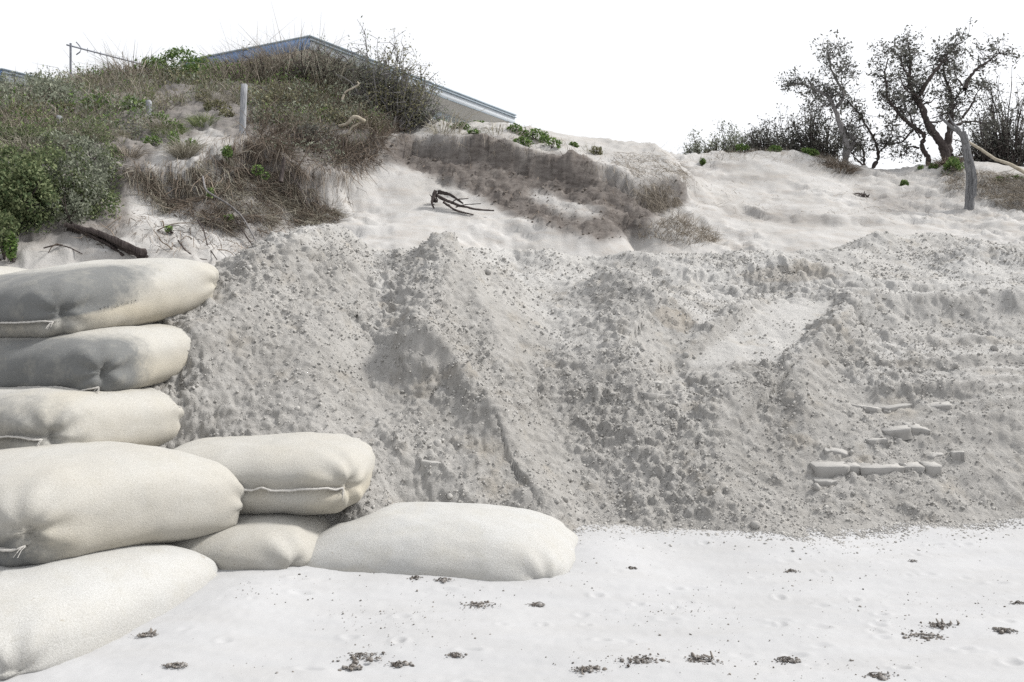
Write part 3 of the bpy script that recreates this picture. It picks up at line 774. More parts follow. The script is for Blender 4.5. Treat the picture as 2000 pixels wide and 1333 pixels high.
# faded, no longer readable marks printed on the flank of the topmost bag
m, nt, b = nodes('faded_ink', 0.95); b.inputs['Base Color'].default_value = (0.25, 0.25, 0.24, 1)
M['ink'] = m
xb = BAGV['top']; bx, by = pix_of(xb[:, 0], xb[:, 1], xb[:, 2])
def on_bag(px, py):
    d2 = (bx - px) ** 2 + (by - py) ** 2
    k = np.argsort(d2)[:6]
    y = np.min(xb[k, 1]) - 0.006
    return P(px, py, y)
A = Acc(); r_ = np.random.default_rng(77)
for g_ in range(9):
    px0, py0 = 197 + g_ * 8.6, 603 - g_ * 1.9
    for s_ in range(2):
        q = [(px0 + r_.uniform(-2.4, 2.4), py0 + r_.uniform(-4, 4)) for _ in range(3)]
        A.tube([on_bag(*a_) for a_ in q], 0.0016, 4)
ro = bpy.data.objects['sandbag.007']
obj('faded_marking', A.mesh('faded_marking', origin=np.array(ro.location)), M['ink'], ro)['kind'] = 'stuff'
print('bags', time.time() - t0)
# ------------------------------------------------------------------ clods, slabs and litter of the dug sand
ICO_V = np.array([(0, 0, -1), (.7236, -.5257, -.4472), (-.2764, -.8506, -.4472), (-.8944, 0, -.4472), (-.2764, .8506, -.4472), (.7236, .5257, -.4472),
                  (.2764, -.8506, .4472), (-.7236, -.5257, .4472), (-.7236, .5257, .4472), (.2764, .8506, .4472), (.8944, 0, .4472), (0, 0, 1)])
ICO_T = np.array([(0, 1, 2), (1, 0, 5), (0, 2, 3), (0, 3, 4), (0, 4, 5), (1, 5, 10), (2, 1, 6), (3, 2, 7), (4, 3, 8), (5, 4, 9), (1, 10, 6), (2, 6, 7), (3, 7, 8), (4, 8, 9), (5, 9, 10),
                  (6, 10, 11), (7, 6, 11), (8, 7, 11), (9, 8, 11), (10, 9, 11)])
def rot_rand(n, r):
    q = r.normal(size=(n, 4)); q /= np.linalg.norm(q, axis=1, keepdims=True)
    w, x, y, z = q.T
    return np.stack([1 - 2 * (y * y + z * z), 2 * (x * y - z * w), 2 * (x * z + y * w), 2 * (x * y + z * w), 1 - 2 * (x * x + z * z), 2 * (y * z - x * w),
                     2 * (x * z - y * w), 2 * (y * z + x * w), 1 - 2 * (x * x + y * y)], 1).reshape(n, 3, 3)
def crumbs(pos, size, r, squash=0.75):
    n = len(pos)
    V = ICO_V[None] * (1 + r.uniform(-0.32, 0.32, (n, 12, 1))) * (size[:, None, None] * r.uniform(0.65, 1.25, (n, 1, 3)))
    V = np.einsum('nij,nkj->nki', rot_rand(n, r), V)
    V[..., 2] *= squash
    V += pos[:, None]
    T = ICO_T[None] + (np.arange(n) * 12)[:, None, None]
    return V.reshape(-1, 3), T.reshape(-1, 3)

def mat_clod():
    m, nt, b = nodes('sand_clods', 0.95, 0.1)
    c = mix(nt, ramp(nt, noise(nt, 12, 3), [(0.35, 0), (0.65, 1)]), (0.325, 0.315, 0.30), (0.425, 0.415, 0.397))
    nt.links.new(c, b.inputs['Base Color'])
    bump(nt, b, noise(nt, 90, 4, 0.7), 0.6, 0.008)
    return m
M['clod'] = mat_clod()

r_ = np.random.default_rng(21)
nr, nc = PV.shape[:2]
bz = beach_h(PV[..., 0], PV[..., 1])
okm = (PV[..., 2] > bz - 0.01) & (PV[..., 1] < 12.8) & (PN[..., 1] < 0.35)
wgt = okm * DENS[0] * (PV[..., 1] ** 0.4) * (0.25 + vnoise(PV[..., 0] * 3, PV[..., 1] * 3 + 9)) ** 2
inside_bag = np.zeros_like(okm)
cum = np.cumsum(wgt.ravel()); cum /= cum[-1]
def pick(n):
    return np.searchsorted(cum, r_.random(n))
idx = pick(3000)
pos, nor = PV.reshape(-1, 3)[idx], PN.reshape(-1, 3)[idx]
size = np.clip(r_.lognormal(math.log(0.0095), 0.42, len(idx)), 0.005, 0.026) * (pos[:, 1] / 7.5) ** 0.5
pos = pos + nor * (size * 0.02)[:, None] + r_.normal(0, 0.006, pos.shape) * [1, 1, 0]
V, T = crumbs(pos, size, r_)
tag(obj('sand_crumbs', mesh_np('sand_crumbs', V, None, T, smooth=True), M['clod']), 'loose grey crumbs of sand strewn all over the dug heap', 'sand crumbs', kind='stuff')

OCT_V = np.array([(1, 0, 0), (0, 1, 0), (-1, 0, 0), (0, -1, 0), (0, 0, 1), (0, 0, -1.0)])
OCT_T = np.array([(0, 1, 4), (1, 2, 4), (2, 3, 4), (3, 0, 4), (1, 0, 5), (2, 1, 5), (3, 2, 5), (0, 3, 5)])
idx = pick(62000)
pos, nor = PV.reshape(-1, 3)[idx], PN.reshape(-1, 3)[idx]
pos = pos + r_.normal(0, 0.008, pos.shape) * [1, 1, 0.3]
size = np.clip(r_.lognormal(math.log(0.0062), 0.42, len(idx)), 0.0035, 0.016) * (pos[:, 1] / 7.0) ** 0.7
n = len(idx)
V = OCT_V[None] * (size[:, None, None] * r_.uniform(0.6, 1.4, (n, 6, 1)))
V = np.einsum('nij,nkj->nki', rot_rand(n, r_), V) + (pos + nor * (size * 0.1)[:, None])[:, None]
T = OCT_T[None] + (np.arange(n) * 6)[:, None, None]
tag(obj('sand_grit', mesh_np('sand_grit', V, None, T.reshape(-1, 3), smooth=True), M['clod']), 'fine grit of damp sand covering the dug heap', 'sand grit', kind='stuff')

# the clods large enough to pick out: pieces of the heap
cs_v, cs_q = cube_sphere(2)
clod_meshes = []
for k in range(7):
    v_ = cs_v * (1 + r_.uniform(-0.25, 0.2, (len(cs_v), 1))) * r_.uniform(0.7, 1.2, 3)
    me = mesh_np('clod', v_, cs_q, smooth=True)
    me.materials.append(M['clod'])
    clod_meshes.append(me)
big = pick(900)
bp = PV.reshape(-1, 3)[big]
bpx, bpy_ = pix_of(bp[:, 0], bp[:, 1], bp[:, 2])
big = big[(bpx > -20) & (bpx < 2020) & (bpy_ > 470)][:150]
for i in big:
    p, n_ = PV.reshape(-1, 3)[i], PN.reshape(-1, 3)[i]
    s_ = float(np.clip(r_.lognormal(math.log(0.023), 0.32), 0.015, 0.05)) * (p[1] / 7.0) ** 0.5
    o = bpy.data.objects.new('clod', clod_meshes[r_.integers(7)])
    C.objects.link(o); o.parent = pile
    o.location = p + n_ * s_ * 0.1
    o.rotation_euler = r_.uniform(0, 6.28, 3)
    o.scale = (s_, s_, s_ * 0.8)

# broken slabs of damp crust
def mat_slab():
    m, nt, b = nodes('crusted_sand', 0.95, 0.1)
    g = nt.nodes.new('ShaderNodeNewGeometry')
    c = mix(nt, ramp(nt, noise(nt, 6, 4), [(0.35, 0), (0.65, 1)]), (0.255, 0.246, 0.232), (0.325, 0.316, 0.302))
    c = mix(nt, attr(nt, 'crust'), c, (0.365, 0.357, 0.344))
    nt.links.new(c, b.inputs['Base Color'])
    bump(nt, b, noise(nt, 80, 5, 0.7), 0.5, 0.008)
    return m
M['slab'] = mat_slab()
def slab_mesh(w, d, h, r, n=8, jag=0.22):
    m_ = 5
    t_ = np.linspace(-1, 1, m_, endpoint=False)
    ox = np.concatenate([t_, np.ones(m_), -t_, -np.ones(m_)]); oy = np.concatenate([-np.ones(m_), t_, np.ones(m_), -t_])
    n = 4 * m_
    k_ = np.cumsum(r.normal(0, 1, n)); k_ = (k_ - np.linspace(0, k_[-1], n)); k_ /= np.abs(k_).max() + 1e-6
    ox = ox * w / 2 * (1 + r.uniform(-0.4, 0.4, n) * jag) + 0.06 * w * k_
    oy = oy * d / 2 * (1 + r.uniform(-1, 1, n) * jag * 1.2) + (0.4 * jag + 0.03) * d * np.roll(k_, 3)
    rings = []
    for z, k in ((-h, 1.08), (-h * 0.4, 0.96), (-0.004, 1.02), (0, 0.99)):
        j = 1 + r.uniform(-0.04, 0.04, n)
        rings.append(np.stack([ox * k * j, oy * k * j, np.full(n, z) + r.uniform(-0.003, 0.003, n)], 1))
    V = np.concatenate(rings + [[[0, 0, 0.002]]])
    i = np.arange(4 * n).reshape(4, n)
    q = np.concatenate([np.stack([i[k], np.roll(i[k], -1), np.roll(i[k + 1], -1), i[k + 1]], 1) for k in range(3)])
    t = np.stack([i[3], np.roll(i[3], -1), np.full(n, 4 * n)], 1)
    a = np.zeros(len(V)); a[2 * n:] = 0.8
    return mesh_np('slab', V, q, t, attrs=dict(crust=a))
def heap_at(px, py):
    return place(px, py, y0=5.3, y1=14, fn=lambda x, y: np.maximum(Hpile(x, y), beach_h(x, y)))
def heap_surf(p):
    k = np.argmin((PV[..., 0] - p[0]) ** 2 + (PV[..., 1] - p[1]) ** 2)
    return PV.reshape(-1, 3)[k], PN.reshape(-1, 3)[k]
SLABS = [
    (1613, 915, 48, 30, 34, 'small block of sand crust just below the left end of the long cracked ledge'),
    (1632, 858, 44, 26, 26, 'pale flat slab of sand crust above the long cracked ledge'),
    (1708, 838, 36, 30, 34, 'rounded block of sand crust standing alone below the pair of upright blocks'),
    (1748, 824, 50, 26, 40, 'left one of the two upright blocks of sand crust side by side'),
    (1790, 820, 40, 26, 40, 'right one of the two upright blocks of sand crust side by side'),
    (1690, 766, 54, 22, 26, 'left slab of the upper broken row of sand crust'),
    (1760, 764, 80, 16, 16, 'thin middle slab of the upper broken row of sand crust'),
    (1828, 772, 52, 20, 26, 'right slab of the upper broken row of sand crust'),
    (1288, 778, 72, 22, 24, 'curled pale slab of sand crust at the middle of the heap'),
    (1279, 751, 32, 16, 16, 'small pale flake of sand crust above the curled slab'),
    (1822, 872, 34, 26, 16, 'left one of two small slabs above the right end of the cracked ledge'),
    (1868, 874, 22, 24, 22, 'right one of two small slabs above the right end of the cracked ledge'),
    (850, 906, 60, 14, 12, 'cracked plate of sand right of the bag with the white seam'),
]
for k, (px, py, wp, dp, hp, lab) in enumerate(SLABS):
    p = heap_at(px, py)
    s0, n0 = heap_surf(p)
    sc = p[1] / F
    dep = min(dp, hp) * sc * 1.25
    me = slab_mesh(wp * sc, dep, 0.09, np.random.default_rng(300 + k))
    o = obj('sand_slab', me, M['slab'])
    o.location = s0 + [0, 0.0, dep * 0.07]
    o.rotation_euler = (R(6 + 9 * np.sin(k * 2.1)), R(9 * np.sin(k * 1.7)), R(24 * np.sin(k * 3.3)))
    tag(o, lab, 'sand slab', 'broken slabs of sand crust on the heap')
# the long cracked ledge
p = heap_at(1705, 897); sc = p[1] / F
led = empty('sand_ledge', heap_surf(p)[0])
tag(led, 'long low ledge of cracked sand crust near the foot of the heap', 'sand ledge')
x0 = -118
for k, wd in enumerate((62, 26, 84, 38, 30)):
    q = heap_surf(heap_at(1705 + x0 + wd / 2, 899))[0]
    me = slab_mesh(wd * sc * 1.02, 34 * sc, 40 * sc, np.random.default_rng(500 + k), n=8, jag=0.05)
    o = obj('block', me, M['slab'], led)
    o.location = np.array([q[0], led.location.y + 0.01 * math.sin(k * 2.4), led.location.z + 0.006 + 0.003 * math.sin(k * 1.7 + 1)]) - np.array(led.location)
    o.rotation_euler = (R(5), R(random.uniform(-2, 2)), R(random.uniform(-4, 4)))
    x0 += wd

# crumbling soil on the eroded bank of the dune
kk = np.nonzero(inpoly(*pix_of(DV[..., 0].ravel(), DV[..., 1].ravel(), DV[..., 2].ravel()), SOIL))[0]
kk = kk[r_.integers(0, len(kk), 2600)]
V, T = crumbs(DV.reshape(-1, 3)[kk] + r_.normal(0, 0.012, (2600, 3)), np.clip(r_.lognormal(math.log(0.010), 0.45, 2600), 0.005, 0.045), r_)
M['soil_crumb'] = nodes('soil_crumbs', 0.95, 0.1)[0]
nt = M['soil_crumb'].node_tree
nt.links.new(mix(nt, ramp(nt, noise(nt, 9, 4), [(0.35, 0), (0.65, 1)]), (0.10, 0.083, 0.072), (0.22, 0.20, 0.18)), nt.nodes['Principled BSDF'].inputs['Base Color'])
tag(obj('soil_crumbs', mesh_np('soil_crumbs', V, None, T), M['soil_crumb']), 'crumbs of dark soil on the eroded bank below the house', 'soil crumbs', kind='stuff')

# ------------------------------------------------------------------ things lying on the beach
def mat_weed():
    m, nt, b = nodes('dried_weed', 0.9, 0.15)
    c = mix(nt, attr(nt, 'tint'), (0.05, 0.042, 0.038), (0.25, 0.225, 0.20))
    c = mix(nt, ramp(nt, noise(nt, 60, 3), [(0.45, 0), (0.65, 0.75)]), c, (0.34, 0.33, 0.32))
    nt.links.new(c, b.inputs['Base Color'])
    return m
M['weed'] = mat_weed()
def beach_at(px, py):
    return place(px, py, y0=3.2, y1=7, fn=beach_h)
WEED = [
    (286, 1242, 46, 'sand covered twig stump sticking out beside the lower left bag'),
    (708, 1284, 66, 'dark ragged seaweed clump, uppermost of three lying close together at bottom centre'),
    (690, 1307, 44, 'flat seaweed scrap, lower left of three lying close together at bottom centre'),
    (780, 1300, 52, 'seaweed scrap, lower right of three lying close together at bottom centre'),
    (892, 1282, 38, 'small ring shaped seaweed scrap right of the three at bottom centre'),
    (936, 1184, 54, 'crumbly seaweed clump in front of the wide white bag, left of two'),
    (1046, 1183, 42, 'crumbly seaweed clump in front of the wide white bag, right of two'),
    (346, 1302, 42, 'thin seaweed strip near the foot of the lower left bag'),
    (1146, 1310, 58, 'seaweed scraps at the bottom edge, leftmost of the lower right row'),
    (1255, 1293, 84, 'long ragged seaweed clump at the bottom, second of the lower right row'),
    (1370, 1292, 58, 'seaweed clump with an upright piece, third of the lower right row'),
    (1538, 1292, 58, 'flat brown seaweed clump, fourth of the lower right row'),
    (1714, 1322, 56, 'curled seaweed strip touching the bottom edge at the right'),
    (1838, 1224, 66, 'upper one of the two dark seaweed clumps at the lower right'),
    (1806, 1244, 74, 'lower one of the two dark seaweed clumps at the lower right'),
    (1962, 1234, 56, 'dark seaweed clump at the right edge of the beach'),
    (1990, 1181, 28, 'seaweed scrap cut by the right edge of the picture'),
    (812, 1131, 26, 'small black seaweed bit at the front edge of the wide white bag'),
    (864, 1135, 34, 'thin beaded seaweed string at the front edge of the wide white bag'),
    (1782, 1098, 18, 'single dark pebble sized scrap on the upper right beach'),
    (1545, 1118, 32, 'small flat scrap high on the beach below the heap'),
    (1235, 1112, 26, 'small crumbly scrap high on the beach right of the wide bag'),
]
for k, (px, py, wp, lab) in enumerate(WEED):
    r2 = np.random.default_rng(700 + k)
    p = beach_at(px, min(py, 1326)); sc = p[1] / F; w = wp * sc * (1.25 if k in (1, 5, 10, 14) else r2.uniform(0.7, 1.0))
    A = Acc()
    n = int(18 + wp * 1.3)
    pos = np.stack([r2.normal(0, w * 0.27, n), r2.normal(0, w * 0.13, n), np.abs(r2.normal(0, 0.004, n)) + 0.001], 1)
    V, T = crumbs(pos, r2.lognormal(math.log(0.0030), 0.55, n) * min(1.3, 0.6 + wp / 60), r2)
    A.add(V, None, T, np.repeat(r2.random(n) * 0.7, 12))
    for s_ in range(int(1 + wp / 26)):
        a0 = r2.normal(0, 0.5); c0 = np.array([r2.normal(0, w * 0.08), r2.normal(0, w * 0.05), 0.002])
        ln = w * r2.uniform(0.3, 0.75); m_ = 7
        tt = np.linspace(-0.5, 0.5, m_)
        line = c0 + np.stack([tt * ln * math.cos(a0), tt * ln * math.sin(a0) * 0.6 + 0.12 * ln * (tt * 2) ** 2 * r2.normal(), 0.003 + 0.012 * r2.random() * (1 - (2 * tt) ** 2)], 1)
        A.tube(line, np.linspace(0.004, 0.0012, m_) * r2.uniform(0.5, 1.2), 5, val=r2.random() * 0.6)
    if k in (0, 10, 13):
        for s_ in range(4):
            b0 = np.array([r2.normal(0, w * 0.2), 0, 0])
            A.tube([b0, b0 + [0.01, 0, 0.015], b0 + [r2.normal(0, 0.02), 0.01, r2.uniform(0.02, 0.045)]], [0.008, 0.007, 0.003], 6, val=0.6)
    o = obj('seaweed_scrap', A.mesh('weed', smooth=False), M['weed'], loc=p + [0, 0, 0.001])
    tag(o, lab, 'seaweed', 'scraps of seaweed on the beach')
# specks too many to count
n = 1500
sx = r_.normal(0, 1, n); 
clx, cly = r_.uniform(150, 2000, 60), r_.uniform(1090, 1333, 60)
ci = r_.integers(0, 60, n)
sx = clx[ci] + r_.normal(0, 60, n); sy = np.clip(cly[ci] + r_.normal(0, 14, n), 1075, 1400)
Y = (ZC) * F / (sy - HY); X = (sx - CX) / F * Y
ok = (X > -1.45 + 0.1 * (Y - 5))
X, Y = X[ok], Y[ok]
sp = np.stack([X, Y, beach_h(X, Y) + 0.001], 1)
V, T = crumbs(sp, np.clip(r_.lognormal(math.log(0.0022), 0.5, len(sp)), 0.0012, 0.008), r_)
A = Acc(); A.add(V, None, T, np.repeat(r_.random(len(sp)), 12))
tag(obj('beach_specks', A.mesh('specks', smooth=False), M['weed']), 'tiny dark specks of weed and shell scattered over the white beach', 'specks', kind='stuff')
# sand crumbs that rolled down to the foot of the heap
n = 9000
tox = np.linspace(-0.2, 5.0, 260)
front = [(PV[k, :, 0], PV[k, :, 1], (PV[k, :, 2] > bz[k])) for k in range(nr)]
ty = np.full(260, 9.0)
for xx, yy, up_ in front:
    u_ = np.interp(tox, xx, up_.astype(float)) > 0.5
    ty = np.where(u_ & (yy[0] < ty), yy[0], ty)
tx = tox
X = r_.uniform(0.1, 4.2, n); Y = np.interp(X, tx, ty) - np.abs(r_.exponential(0.09, n)) + 0.06 + 0.07 * fbm(X * 3, X * 0 + 4, 3)
cp = np.stack([X, Y, beach_h(X, Y) + 0.001], 1)
V, T = crumbs(cp, np.clip(r_.lognormal(math.log(0.004), 0.5, n), 0.0015, 0.014), r_)
tag(obj('rolled_crumbs', mesh_np('rolled_crumbs', V, None, T), M['clod']), 'fine sand crumbs rolled onto the beach along the foot of the heap', 'sand crumbs', kind='stuff')
# root lying over the lower left bag
def mat_plain(name, c1, c2, sc=14, rough=0.9, stretch=None):
    m, nt, b = nodes(name, rough)
    nt.links.new(mix(nt, ramp(nt, noise(nt, sc, 5, 0.65, stretch=stretch), [(0.35, 0), (0.65, 1)]), c1, c2), b.inputs['Base Color'])
    bump(nt, b, noise(nt, sc * 2, 4, 0.7, stretch=stretch), 0.5, 0.006)
    return m
M['root_red'] = mat_plain('red_root', (0.20, 0.13, 0.09), (0.32, 0.24, 0.19))
# ------------------------------------------------------------------ houses, aerial, posts
M['fascia_blue'] = mat_plain('blue_metal', (0.15, 0.225, 0.37), (0.18, 0.255, 0.41), 3, 0.5)
M['fascia_pale'] = mat_plain('pale_metal', (0.56, 0.60, 0.64), (0.60, 0.64, 0.68), 3, 0.5)
M['gutter'] = mat_plain('gutter_metal', (0.22, 0.27, 0.31), (0.27, 0.32, 0.36), 3, 0.5)
M['soffit'] = mat_plain('soffit_board', (0.42, 0.41, 0.38), (0.47, 0.455, 0.425), 4)
M['boards'] = mat_plain('weatherboard_paint', (0.40, 0.46, 0.50), (0.46, 0.52, 0.56), 5)
M['white'] = mat_plain('white_paint', (0.70, 0.72, 0.74), (0.78, 0.79, 0.8), 5)
M['wood_grey'] = mat_plain('weathered_wood', (0.17, 0.18, 0.20), (0.38, 0.385, 0.40), 14, stretch=(6, 6, 0.7))
M['metal'] = mat_plain('aerial_metal', (0.14, 0.15, 0.18), (0.22, 0.23, 0.26), 9, 0.5)
m, nt, b = nodes('window_glass', 0.08, 0.5); b.inputs['Base Color'].default_value = (0.05, 0.06, 0.07, 1); M['glass'] = m
def box_between(A, o, e1, e2, e3):
    """parallelepiped at o spanned by three edge vectors"""
    o, e1, e2, e3 = (np.asarray(v, float) for v in (o, e1, e2, e3))
    V = [o + i * e1 + j * e2 + k * e3 for k in (0, 1) for j in (0, 1) for i in (0, 1)]
    q = [(0, 2, 3, 1), (4, 5, 7, 6), (0, 1, 5, 4), (2, 6, 7, 3), (0, 4, 6, 2), (1, 3, 7, 5)]
    A.add(V, np.array(q))
UP = np.array([0, 0, 1.0])
def house(K, len1, len2, ground, label, windows, over1=1.15, over2=0.5):
    """flat-roofed beach house; K is the roof corner nearest the beach"""
    d1 = np.array([0.491, 0.871, 0]); d2 = np.array([-0.871, 0.491, 0])
    org = np.array([K[0], K[1], ground])
    h = empty('beach_house', org); tag(h, label, 'house')
    def part(name, mat, fn, parent=h):
        A = Acc(); fn(A)
        me = A.mesh(name, smooth=False, origin=org)
        return obj(name, me, M[mat], parent)
    fh = 0.24
    rf = part('roof', 'gutter', lambda A: box_between(A, K + UP * 0.0 - d1 * 0.03 - d2 * 0.03, d1 * (len1 + 0.06), d2 * (len2 + 0.06), UP * 0.035))
    part('fascia', 'fascia_pale', lambda A: box_between(A, K - UP * fh, d1 * len1, d2 * 0.03, UP * fh))
    part('fascia', 'fascia_blue', lambda A: box_between(A, K - UP * fh - d1 * 0.012, d1 * 0.03, d2 * len2, UP * fh))
    part('gutter', 'gutter', lambda A: box_between(A, K - UP * 0.075 - d2 * 0.05, d1 * len1, d2 * 0.05, UP * 0.02))
    part('drip_edge', 'gutter', lambda A: box_between(A, K - UP * (fh + 0.012) - d2 * 0.004, d1 * len1, d2 * 0.034, UP * 0.012))
    part('soffit', 'soffit', lambda A: box_between(A, K - UP * (fh - 0.03) + d1 * 0.03 + d2 * 0.03, d1 * (len1 - 0.06), d2 * (len2 - 0.06), UP * 0.02))
    W0 = K + d1 * over2 + d2 * over1; W0[2] = ground
    hh = K[2] - fh + 0.03 - ground
    l1, l2 = len1 - over2 - 0.8, len2 - over1 - 0.2
    wl_ = part('wall', 'boards', lambda A: box_between(A, W0, d1 * l1, d2 * l2, UP * hh))
    def boards(A):
        z = 0.05
        while z < hh - 0.1:
            o = W0 + UP * z
            V = np.array([o - d2 * 0.004, o + d1 * l1 - d2 * 0.004, o + d1 * l1 - d2 * 0.022, o - d2 * 0.022,
                          o + UP * 0.13 - d2 * 0.004, o + d1 * l1 + UP * 0.13 - d2 * 0.004, o + d1 * l1 + UP * 0.13 - d2 * 0.008, o + UP * 0.13 - d2 * 0.008])
            A.add(V, np.array([(0, 1, 2, 3), (4, 7, 6, 5), (3, 2, 6, 7), (0, 3, 7, 4), (1, 5, 6, 2)]))
            z += 0.135
    bo = part('weatherboards', 'boards', boards); bo['kind'] = 'stuff'
    for (a, w, z0, wh) in windows:
        o = W0 + d1 * a + UP * z0 - d2 * 0.03
        fr = part('window', 'white', lambda A: [box_between(A, o - d1 * 0.06 - UP * 0.06 - d2 * 0.03, d1 * (w + 0.12), d2 * 0.05, UP * 0.06), box_between(A, o - d1 * 0.06 + UP * wh - d2 * 0.03, d1 * (w + 0.12), d2 * 0.05, UP * 0.06),
                                               box_between(A, o - d1 * 0.06 - d2 * 0.03, d1 * 0.06, d2 * 0.05, UP * wh), box_between(A, o + d1 * w - d2 * 0.03, d1 * 0.06, d2 * 0.05, UP * wh), box_between(A, o + d1 * (w / 2 - 0.03) - d2 * 0.025, d1 * 0.05, d2 * 0.04, UP * wh)])
        part('pane', 'glass', lambda A: box_between(A, o - d2 * 0.012, d1 * w, d2 * 0.01, UP * wh), fr)
    # end of the house away from the beach: a white rail of the deck below the eave
    for i in range(2):
        part('deck_rail', 'white', lambda A: box_between(A, W0 - d2 * 0.75 + d1 * 1.0 + UP * (hh - 1.62 + 0.22 * i), d1 * (l1 - 3.2 if l1 > 4 else l1 - 1), d2 * 0.03, UP * 0.12))
    for i in range(4 if l1 > 4 else 2):
        part('deck_post', 'white', lambda A: box_between(A, W0 - d2 * 0.72 + d1 * (1.0 + 1.4 * i), d1 * 0.08, d2 * 0.08, UP * (hh - 1.3)))
    return h
K1 = P(605, 73, 18.5)
gz = lambda x, y: float(Hdune(np.array([x]), np.array([y]))[0])
house(K1, 8.95, 4.0, 4.3, 'beach house with blue fascia and pale eaves above the dune', [(3.2, 1.1, 1.0, 0.9)])
K2 = P(4, 137, 20.0)
house(K2, 4.0, 4.0, 4.3, 'second house, only its roof corner showing at the left edge', [(1.2, 1.0, 1.0, 0.9)], 0.6, 0.4)

# television aerial on a mast
a0 = P(138, 90, 17.0)
base = np.array([a0[0], a0[1], gz(a0[0], a0[1])])
an = empty('television_aerial', base); tag(an, 'thin television aerial on a mast behind the dune at the left', 'aerial')
A = Acc(); A.tube([base - [0, 0, 0.1], a0 + [0, 0, 0.05]], 0.022, 8); obj('mast', A.mesh('mast', origin=base), M['metal'], an)
d1 = np.array([0.53, 0.848, 0.0])
s_end = 2.36
A = Acc(); A.tube([a0 - d1 * 0.08, a0 + d1 * s_end], 0.016, 6); bm_ = obj('boom', A.mesh('boom', origin=base), M['metal'], an)
for k in range(15):
    p = a0 + d1 * (0.35 + k * 0.14); hl = 0.045 - 0.0012 * k
    A = Acc(); A.tube([p - [0, 0, hl], p + [0, 0, hl]], 0.006, 5); obj('element', A.mesh('element', origin=base), M['metal'], an)
A = Acc()
p = a0 + d1 * 0.22
A.tube([p + [-0.10, 0, 0.13], p + [-0.04, 0, 0.06], p, p + [-0.03, 0, -0.07], p + [-0.10, 0, -0.12]], 0.012, 6)
obj('reflector', A.mesh('reflector', origin=base), M['metal'], an)

# posts
def post(px, py0, py1, wpx, label, lean=0.0):
    p = place(px, py1); sc = p[1] / F; h = (py1 - py0) * sc; w = wpx * sc
    A = Acc(); n = 9
    zz = np.linspace(-0.25, h, n)
    r2 = np.random.default_rng(int(px))
    sec = np.array([(-1, -1), (1, -1), (1, 1), (-1, 1)]) * w / 2
    ring = []
    for k, z in enumerate(zz):
        j = r2.normal(0, w * 0.02, (4, 2))
        ring.append(np.concatenate([sec + j + [lean * z, 0], np.full((4, 1), z)], 1))
    ring[-1][:, 2] += r2.normal(0, 0.012, 4)
    V = np.concatenate(ring); i = np.arange(4 * n).reshape(n, 4)
    q = np.concatenate([np.stack([i[k], np.roll(i[k], -1), np.roll(i[k + 1], -1), i[k + 1]], 1) for k in range(n - 1)] + [i[-1:][:, [0, 1, 2, 3]]])
    A.add(V, q)
    return tag(obj('fence_post', A.mesh('fence_post', smooth=False), M['wood_grey'], loc=p), label, 'post', 'old fence posts on the dune')
post(473, 166, 268, 10, 'tall weathered fence post on the dune edge below the house', 0.04)
post(292, 198, 228, 9, 'short weathered fence post among grass left of the tall one', -0.05)
post(116, 227, 252, 8, 'short grey fence post furthest left, above the green shrub')
# ------------------------------------------------------------------ plants
def mat_leaf(name, c1, c2, trans=0.25, rough=0.7):
    m, nt, b = nodes(name, rough, 0.2)
    c = mix(nt, attr(nt, 'tint'), c1, c2)
    nt.links.new(c, b.inputs['Base Color'])
    tr = nn(nt, 'ShaderNodeBsdfTranslucent'); nt.links.new(c, tr.inputs[0])
    ms = nn(nt, 'ShaderNodeMixShader'); ms.inputs[0].default_value = trans
    nt.links.new(b.outputs[0], ms.inputs[1]); nt.links.new(tr.outputs[0], ms.inputs[2])
    nt.links.new(ms.outputs[0], nt.nodes['Material Output'].inputs[0])
    return m
M['leaf_green'] = mat_leaf('fresh_green_leaf', (0.045, 0.095, 0.025), (0.19, 0.27, 0.085))
M['leaf_shrub'] = mat_leaf('shrub_leaf', (0.04, 0.07, 0.028), (0.22, 0.25, 0.13))
M['leaf_grey'] = mat_leaf('grey_green_leaf', (0.08, 0.095, 0.065), (0.30, 0.32, 0.25))
M['leaf_dark'] = mat_leaf('dark_leaf', (0.05, 0.053, 0.047), (0.17, 0.17, 0.15), 0.28)
M['leaf_olive'] = mat_leaf('olive_leaf', (0.075, 0.08, 0.04), (0.26, 0.245, 0.15))
M['grass_dry'] = mat_leaf('dry_grass', (0.10, 0.085, 0.07), (0.40, 0.355, 0.295), 0.15)
M['grass_pale'] = mat_leaf('bleached_grass', (0.19, 0.175, 0.13), (0.40, 0.375, 0.32), 0.15)
M['grass_green'] = mat_leaf('green_grass', (0.07, 0.11, 0.04), (0.25, 0.27, 0.14), 0.2)
M['root'] = mat_leaf('bare_roots', (0.05, 0.038, 0.03), (0.25, 0.205, 0.165), 0.0, 0.9)
M['bark'] = mat_plain('dark_bark', (0.035, 0.028, 0.028), (0.095, 0.08, 0.075), 18, stretch=(3, 3, 0.6))
M['bark_grey'] = mat_plain('grey_bark', (0.10, 0.095, 0.095), (0.26, 0.25, 0.25), 18, stretch=(5, 5, 0.5))
M['drift'] = mat_plain('bleached_wood', (0.07, 0.072, 0.078), (0.25, 0.25, 0.255), 16, stretch=(7, 7, 0.45))
M['drift_pale'] = mat_plain('pale_wood', (0.28, 0.245, 0.19), (0.44, 0.40, 0.33), 16)

def unit(v): return v / (np.linalg.norm(v, axis=-1, keepdims=True) + 1e-9)

